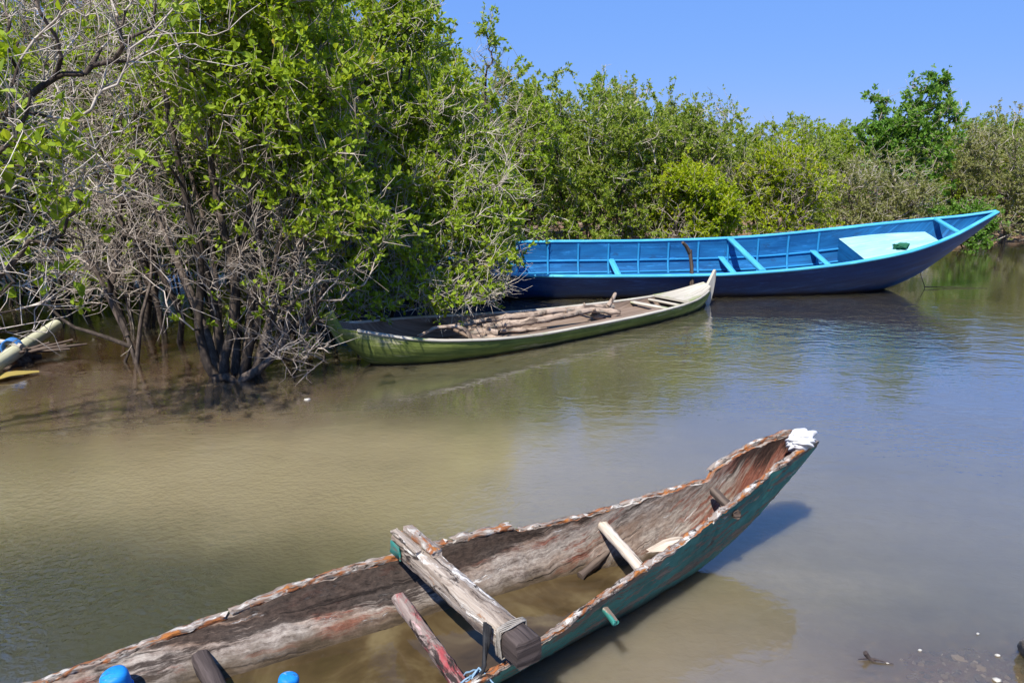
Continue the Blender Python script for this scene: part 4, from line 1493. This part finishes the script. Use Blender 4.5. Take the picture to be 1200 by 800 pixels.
def mat_water():
    nt = NT('turbid creek water')
    pos = nt.n('NewGeometry').outputs['Position']

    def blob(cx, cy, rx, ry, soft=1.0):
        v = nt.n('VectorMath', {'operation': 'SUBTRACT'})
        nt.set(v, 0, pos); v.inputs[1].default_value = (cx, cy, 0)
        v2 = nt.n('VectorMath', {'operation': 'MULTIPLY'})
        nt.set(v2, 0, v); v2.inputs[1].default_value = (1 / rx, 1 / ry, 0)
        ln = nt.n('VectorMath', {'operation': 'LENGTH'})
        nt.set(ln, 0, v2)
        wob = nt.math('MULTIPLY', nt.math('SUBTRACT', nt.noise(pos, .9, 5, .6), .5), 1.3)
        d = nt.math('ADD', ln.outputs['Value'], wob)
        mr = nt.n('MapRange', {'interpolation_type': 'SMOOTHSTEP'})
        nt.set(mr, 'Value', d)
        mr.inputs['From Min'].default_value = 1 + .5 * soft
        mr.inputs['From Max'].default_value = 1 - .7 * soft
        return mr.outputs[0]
    silt = nt.noise(nt.mapping(pos, (.55, 1.0, 1)), .75, 5, .6, .7)
    c = nt.ramp(silt, [(.3, (.095, .082, .042)), (.5, (.135, .115, .064)), (.7, (.175, .150, .088))])
    c = nt.mix(nt.ramp(nt.noise(pos, 7, 5, .7, .4), [(.35, .35), (.65, 0.0)]), c, (.075, .062, .032))
    # silt plumes, clearer darker pools and a painted tree reflection
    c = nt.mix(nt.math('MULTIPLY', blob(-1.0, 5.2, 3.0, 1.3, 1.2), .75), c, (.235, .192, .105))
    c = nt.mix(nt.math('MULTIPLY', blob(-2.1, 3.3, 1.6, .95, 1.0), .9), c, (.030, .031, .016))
    c = nt.mix(nt.math('MULTIPLY', blob(-.5, 6.85, 2.3, .95, 1.0), .95), c, (.058, .052, .028))  # dark reflection of the mangroves, put into the water colour
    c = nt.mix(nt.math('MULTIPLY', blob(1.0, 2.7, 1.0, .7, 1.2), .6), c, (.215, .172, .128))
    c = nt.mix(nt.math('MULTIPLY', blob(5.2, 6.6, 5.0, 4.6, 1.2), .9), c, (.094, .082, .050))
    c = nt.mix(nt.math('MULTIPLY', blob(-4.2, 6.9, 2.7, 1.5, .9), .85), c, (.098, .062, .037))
    # ripples
    w1 = nt.noise(nt.mapping(pos, (2.6, 5.2, 1)), 1.0, 3, .5, .5)
    w2 = nt.noise(nt.mapping(pos, (9, 15, 1)), 1.0, 2, .5, .3)
    w3 = nt.noise(nt.mapping(pos, (20, 26, 1)), 1.0, 2, .5, .6)
    fine = nt.ramp(nt.noise(nt.mapping(pos, (.5, .5, 1), (3.1, 1.7, 0)), 1.0, 2, .5), [(.42, .10), (.6, .5)])
    calm = nt.ramp(nt.noise(pos, .45, 3, .5), [(.38, .25), (.62, 1.0)])
    hgt = nt.math('ADD', nt.math('MULTIPLY', nt.math('ADD', nt.math('MULTIPLY', w1, .75), nt.math('MULTIPLY', w2, .34)), calm), nt.math('MULTIPLY', w3, nt.math('ADD', nt.math('MULTIPLY', fine, .42), nt.math('MULTIPLY', blob(-2.2, 3.4, 2.2, 1.5, 1.0), 1.9))))
    hgt = nt.math('ADD', hgt, nt.math('MULTIPLY', nt.math('ADD', w1, nt.math('MULTIPLY', w2, .5)), nt.math('MULTIPLY', blob(3.9, 8.9, 3.2, 1.5, 1.0), 1.3)))
    nrm = nt.bump(hgt, .105, .07)
    # how clear: shallow shelf at lower right, leaf litter under the mangroves
    clear = nt.math('MAXIMUM', nt.math('MULTIPLY', blob(2.05, 2.8, .85, .5, 1.2), .5), nt.math('MULTIPLY', blob(-5.2, 8.4, 2.3, 1.3, 1.0), .75))
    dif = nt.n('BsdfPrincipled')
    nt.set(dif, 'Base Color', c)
    dif.inputs['Roughness'].default_value = 1
    nt.set(dif, 'Normal', nt.bump(hgt, .35, .05))
    dif.inputs['Specular IOR Level'].default_value = 0
    dif.inputs['Subsurface Weight'].default_value = 1
    dif.inputs['Subsurface Radius'].default_value = (1.0, .9, .65)
    dif.inputs['Subsurface Scale'].default_value = .8
    trn = nt.n('BsdfTransparent')
    trn.inputs[0].default_value = (.80, .68, .50, 1)
    mx = nt.n('MixShader')
    nt.set(mx, 0, clear)
    nt.t.links.new(dif.outputs[0], mx.inputs[1]); nt.t.links.new(trn.outputs[0], mx.inputs[2])
    gl = nt.n('BsdfGlossy')
    gl.inputs['Roughness'].default_value = .03
    nt.set(gl, 'Normal', nrm)
    fr = nt.n('Fresnel')
    fr.inputs['IOR'].default_value = 1.40
    nt.set(fr, 'Normal', nrm)
    m2 = nt.n('MixShader')
    nt.set(m2, 0, nt.math('MINIMUM', nt.math('MULTIPLY', fr, 2.9), .93))
    nt.t.links.new(mx.outputs[0], m2.inputs[1]); nt.t.links.new(gl.outputs[0], m2.inputs[2])
    return nt.finish(m2)


mb = MB()
mb.add([(-900, -60, 0), (900, -60, 0), (900, 1200, 0), (-900, 1200, 0)], [[0, 1, 2, 3]])
wt = mb.build('water', mat_water())
tag(wt, kind='structure')

# pebbles on the shelf
rng = np.random.default_rng(21)
ico = [(0, 0, -1), (.72, -.53, -.45), (-.28, -.85, -.45), (-.89, 0, -.45), (-.28, .85, -.45), (.72, .53, -.45), (.28, -.85, .45), (-.72, -.53, .45), (-.72, .53, .45), (.28, .85, .45), (.89, 0, .45), (0, 0, 1)]
icf = [(0, 1, 2), (1, 0, 5), (0, 2, 3), (0, 3, 4), (0, 4, 5), (1, 5, 10), (2, 1, 6), (3, 2, 7), (4, 3, 8), (5, 4, 9), (1, 10, 6), (2, 6, 7), (3, 7, 8), (4, 8, 9), (5, 9, 10), (6, 10, 11), (7, 6, 11), (8, 7, 11), (9, 8, 11), (10, 9, 11)]
ico = np.array(ico); icf = np.array(icf)
n = 1500
cx = rng.normal(2.25, .55, n); cy_ = rng.normal(2.75, .45, n)
cz = ground_z(cx[None], cy_[None])[0]
sz = rng.lognormal(-4.5, .45, n)
V = (ico[None] * (1 + rng.normal(0, .18, (n, 12, 1)))) * sz[:, None, None] * np.stack([rng.uniform(.8, 1.4, n), rng.uniform(.8, 1.4, n), rng.uniform(.4, .7, n)], -1)[:, None] + np.stack([cx, cy_, cz + sz * .25], -1)[:, None]
Q = (icf[None] + (np.arange(n) * 12)[:, None, None]).reshape(-1, 3)
nt = NT('pebbles')
rnd = nt.n('NewGeometry').outputs['Random Per Island']
c = nt.ramp(rnd, [(0, (.07, .055, .045)), (.45, (.22, .18, .14)), (.8, (.42, .37, .31)), (1, (.74, .70, .62))])
gv = bpy.data.objects.new('gravel', np_mesh('gravel', V.reshape(-1, 3), Q, nt.finish(principled(nt, c, .8)), False))
col.objects.link(gv)
tag(gv, 'small pebbles and shell bits under shallow water at lower right', 'gravel', kind='stuff')

# rock at the lower right corner
ob = cloth_lump('rock', (0, 0, 0), .26, M['rock'], 31, 36, (.75, 1.0, .8), .25)
ob.location = at(1262, 800, -.02)
tag(ob, 'rough grey brown rock at the lower right corner', 'rock')
# twig sticking out of the water
mb = MB()
q = at(1018, 773, 0)
tube(mb, [q + [.05, -.02, -.03], q + [0, 0, .012], q + [-.02, .0, .04]], [.008, .009, .012], 7, .1, 1, step=.012)
tube(mb, [q + [0, 0, .01], q + [-.05, .0, .006]], [.005, .002], 5, .1, 2, step=.02)
tube(mb, [q + [0, 0, .012], q + [.10, -.03, .004]], [.006, .002], 5, .1, 3, step=.02)
ob = mb.build('snag', M['char'])
tag(ob, 'small black snag poking from the shallow water', 'snag')
# thin reed and its line by the blue bow
mb = MB()
q = at(1083, 338, 0)
tube(mb, [q + [.03, 0, -.1], q + [0, 0, .04], q + [-.10, 0, .25], q + [-.06, 0, .55]], [.007, .006, .005, .004], 5, 0, 1, step=.05)
tube(mb, [q + [0, 0, .03], q + [.5, .05, .012], q + [1.05, .0, .008]], [.008, .006, .003], 5, 0, 2, step=.1)
ob = mb.build('dead_twig', M['char'])
tag(ob, 'thin dark twig standing in the water under the blue bow', 'twig')
# white shells
for i, (px, py) in enumerate(((1169, 767), (1168, 796), (1040, 776), (1146, 742), (1078, 761), (360, 468))):
    z = .004
    mb = MB()
    q = at(px, py, z)
    r = (.015, .022, .011, .010, .011, .035)[i]
    V = ico * np.array([r, r * .7, r * .3]) * (1 + .15 * np.random.default_rng(i).normal(0, 1, (12, 1)))
    mb.add(V, [list(f) for f in icf])
    ob = mb.build('shell', M['shell'])
    ob.location = q
    if i == 5:
        ob.name = 'white_stone'
        tag(ob, 'white stone in the water below the twisted mangrove foot', 'stone')
    else:
        tag(ob, 'small white shell in the shallow water at lower right', 'shell', 'white shells in the shallows')
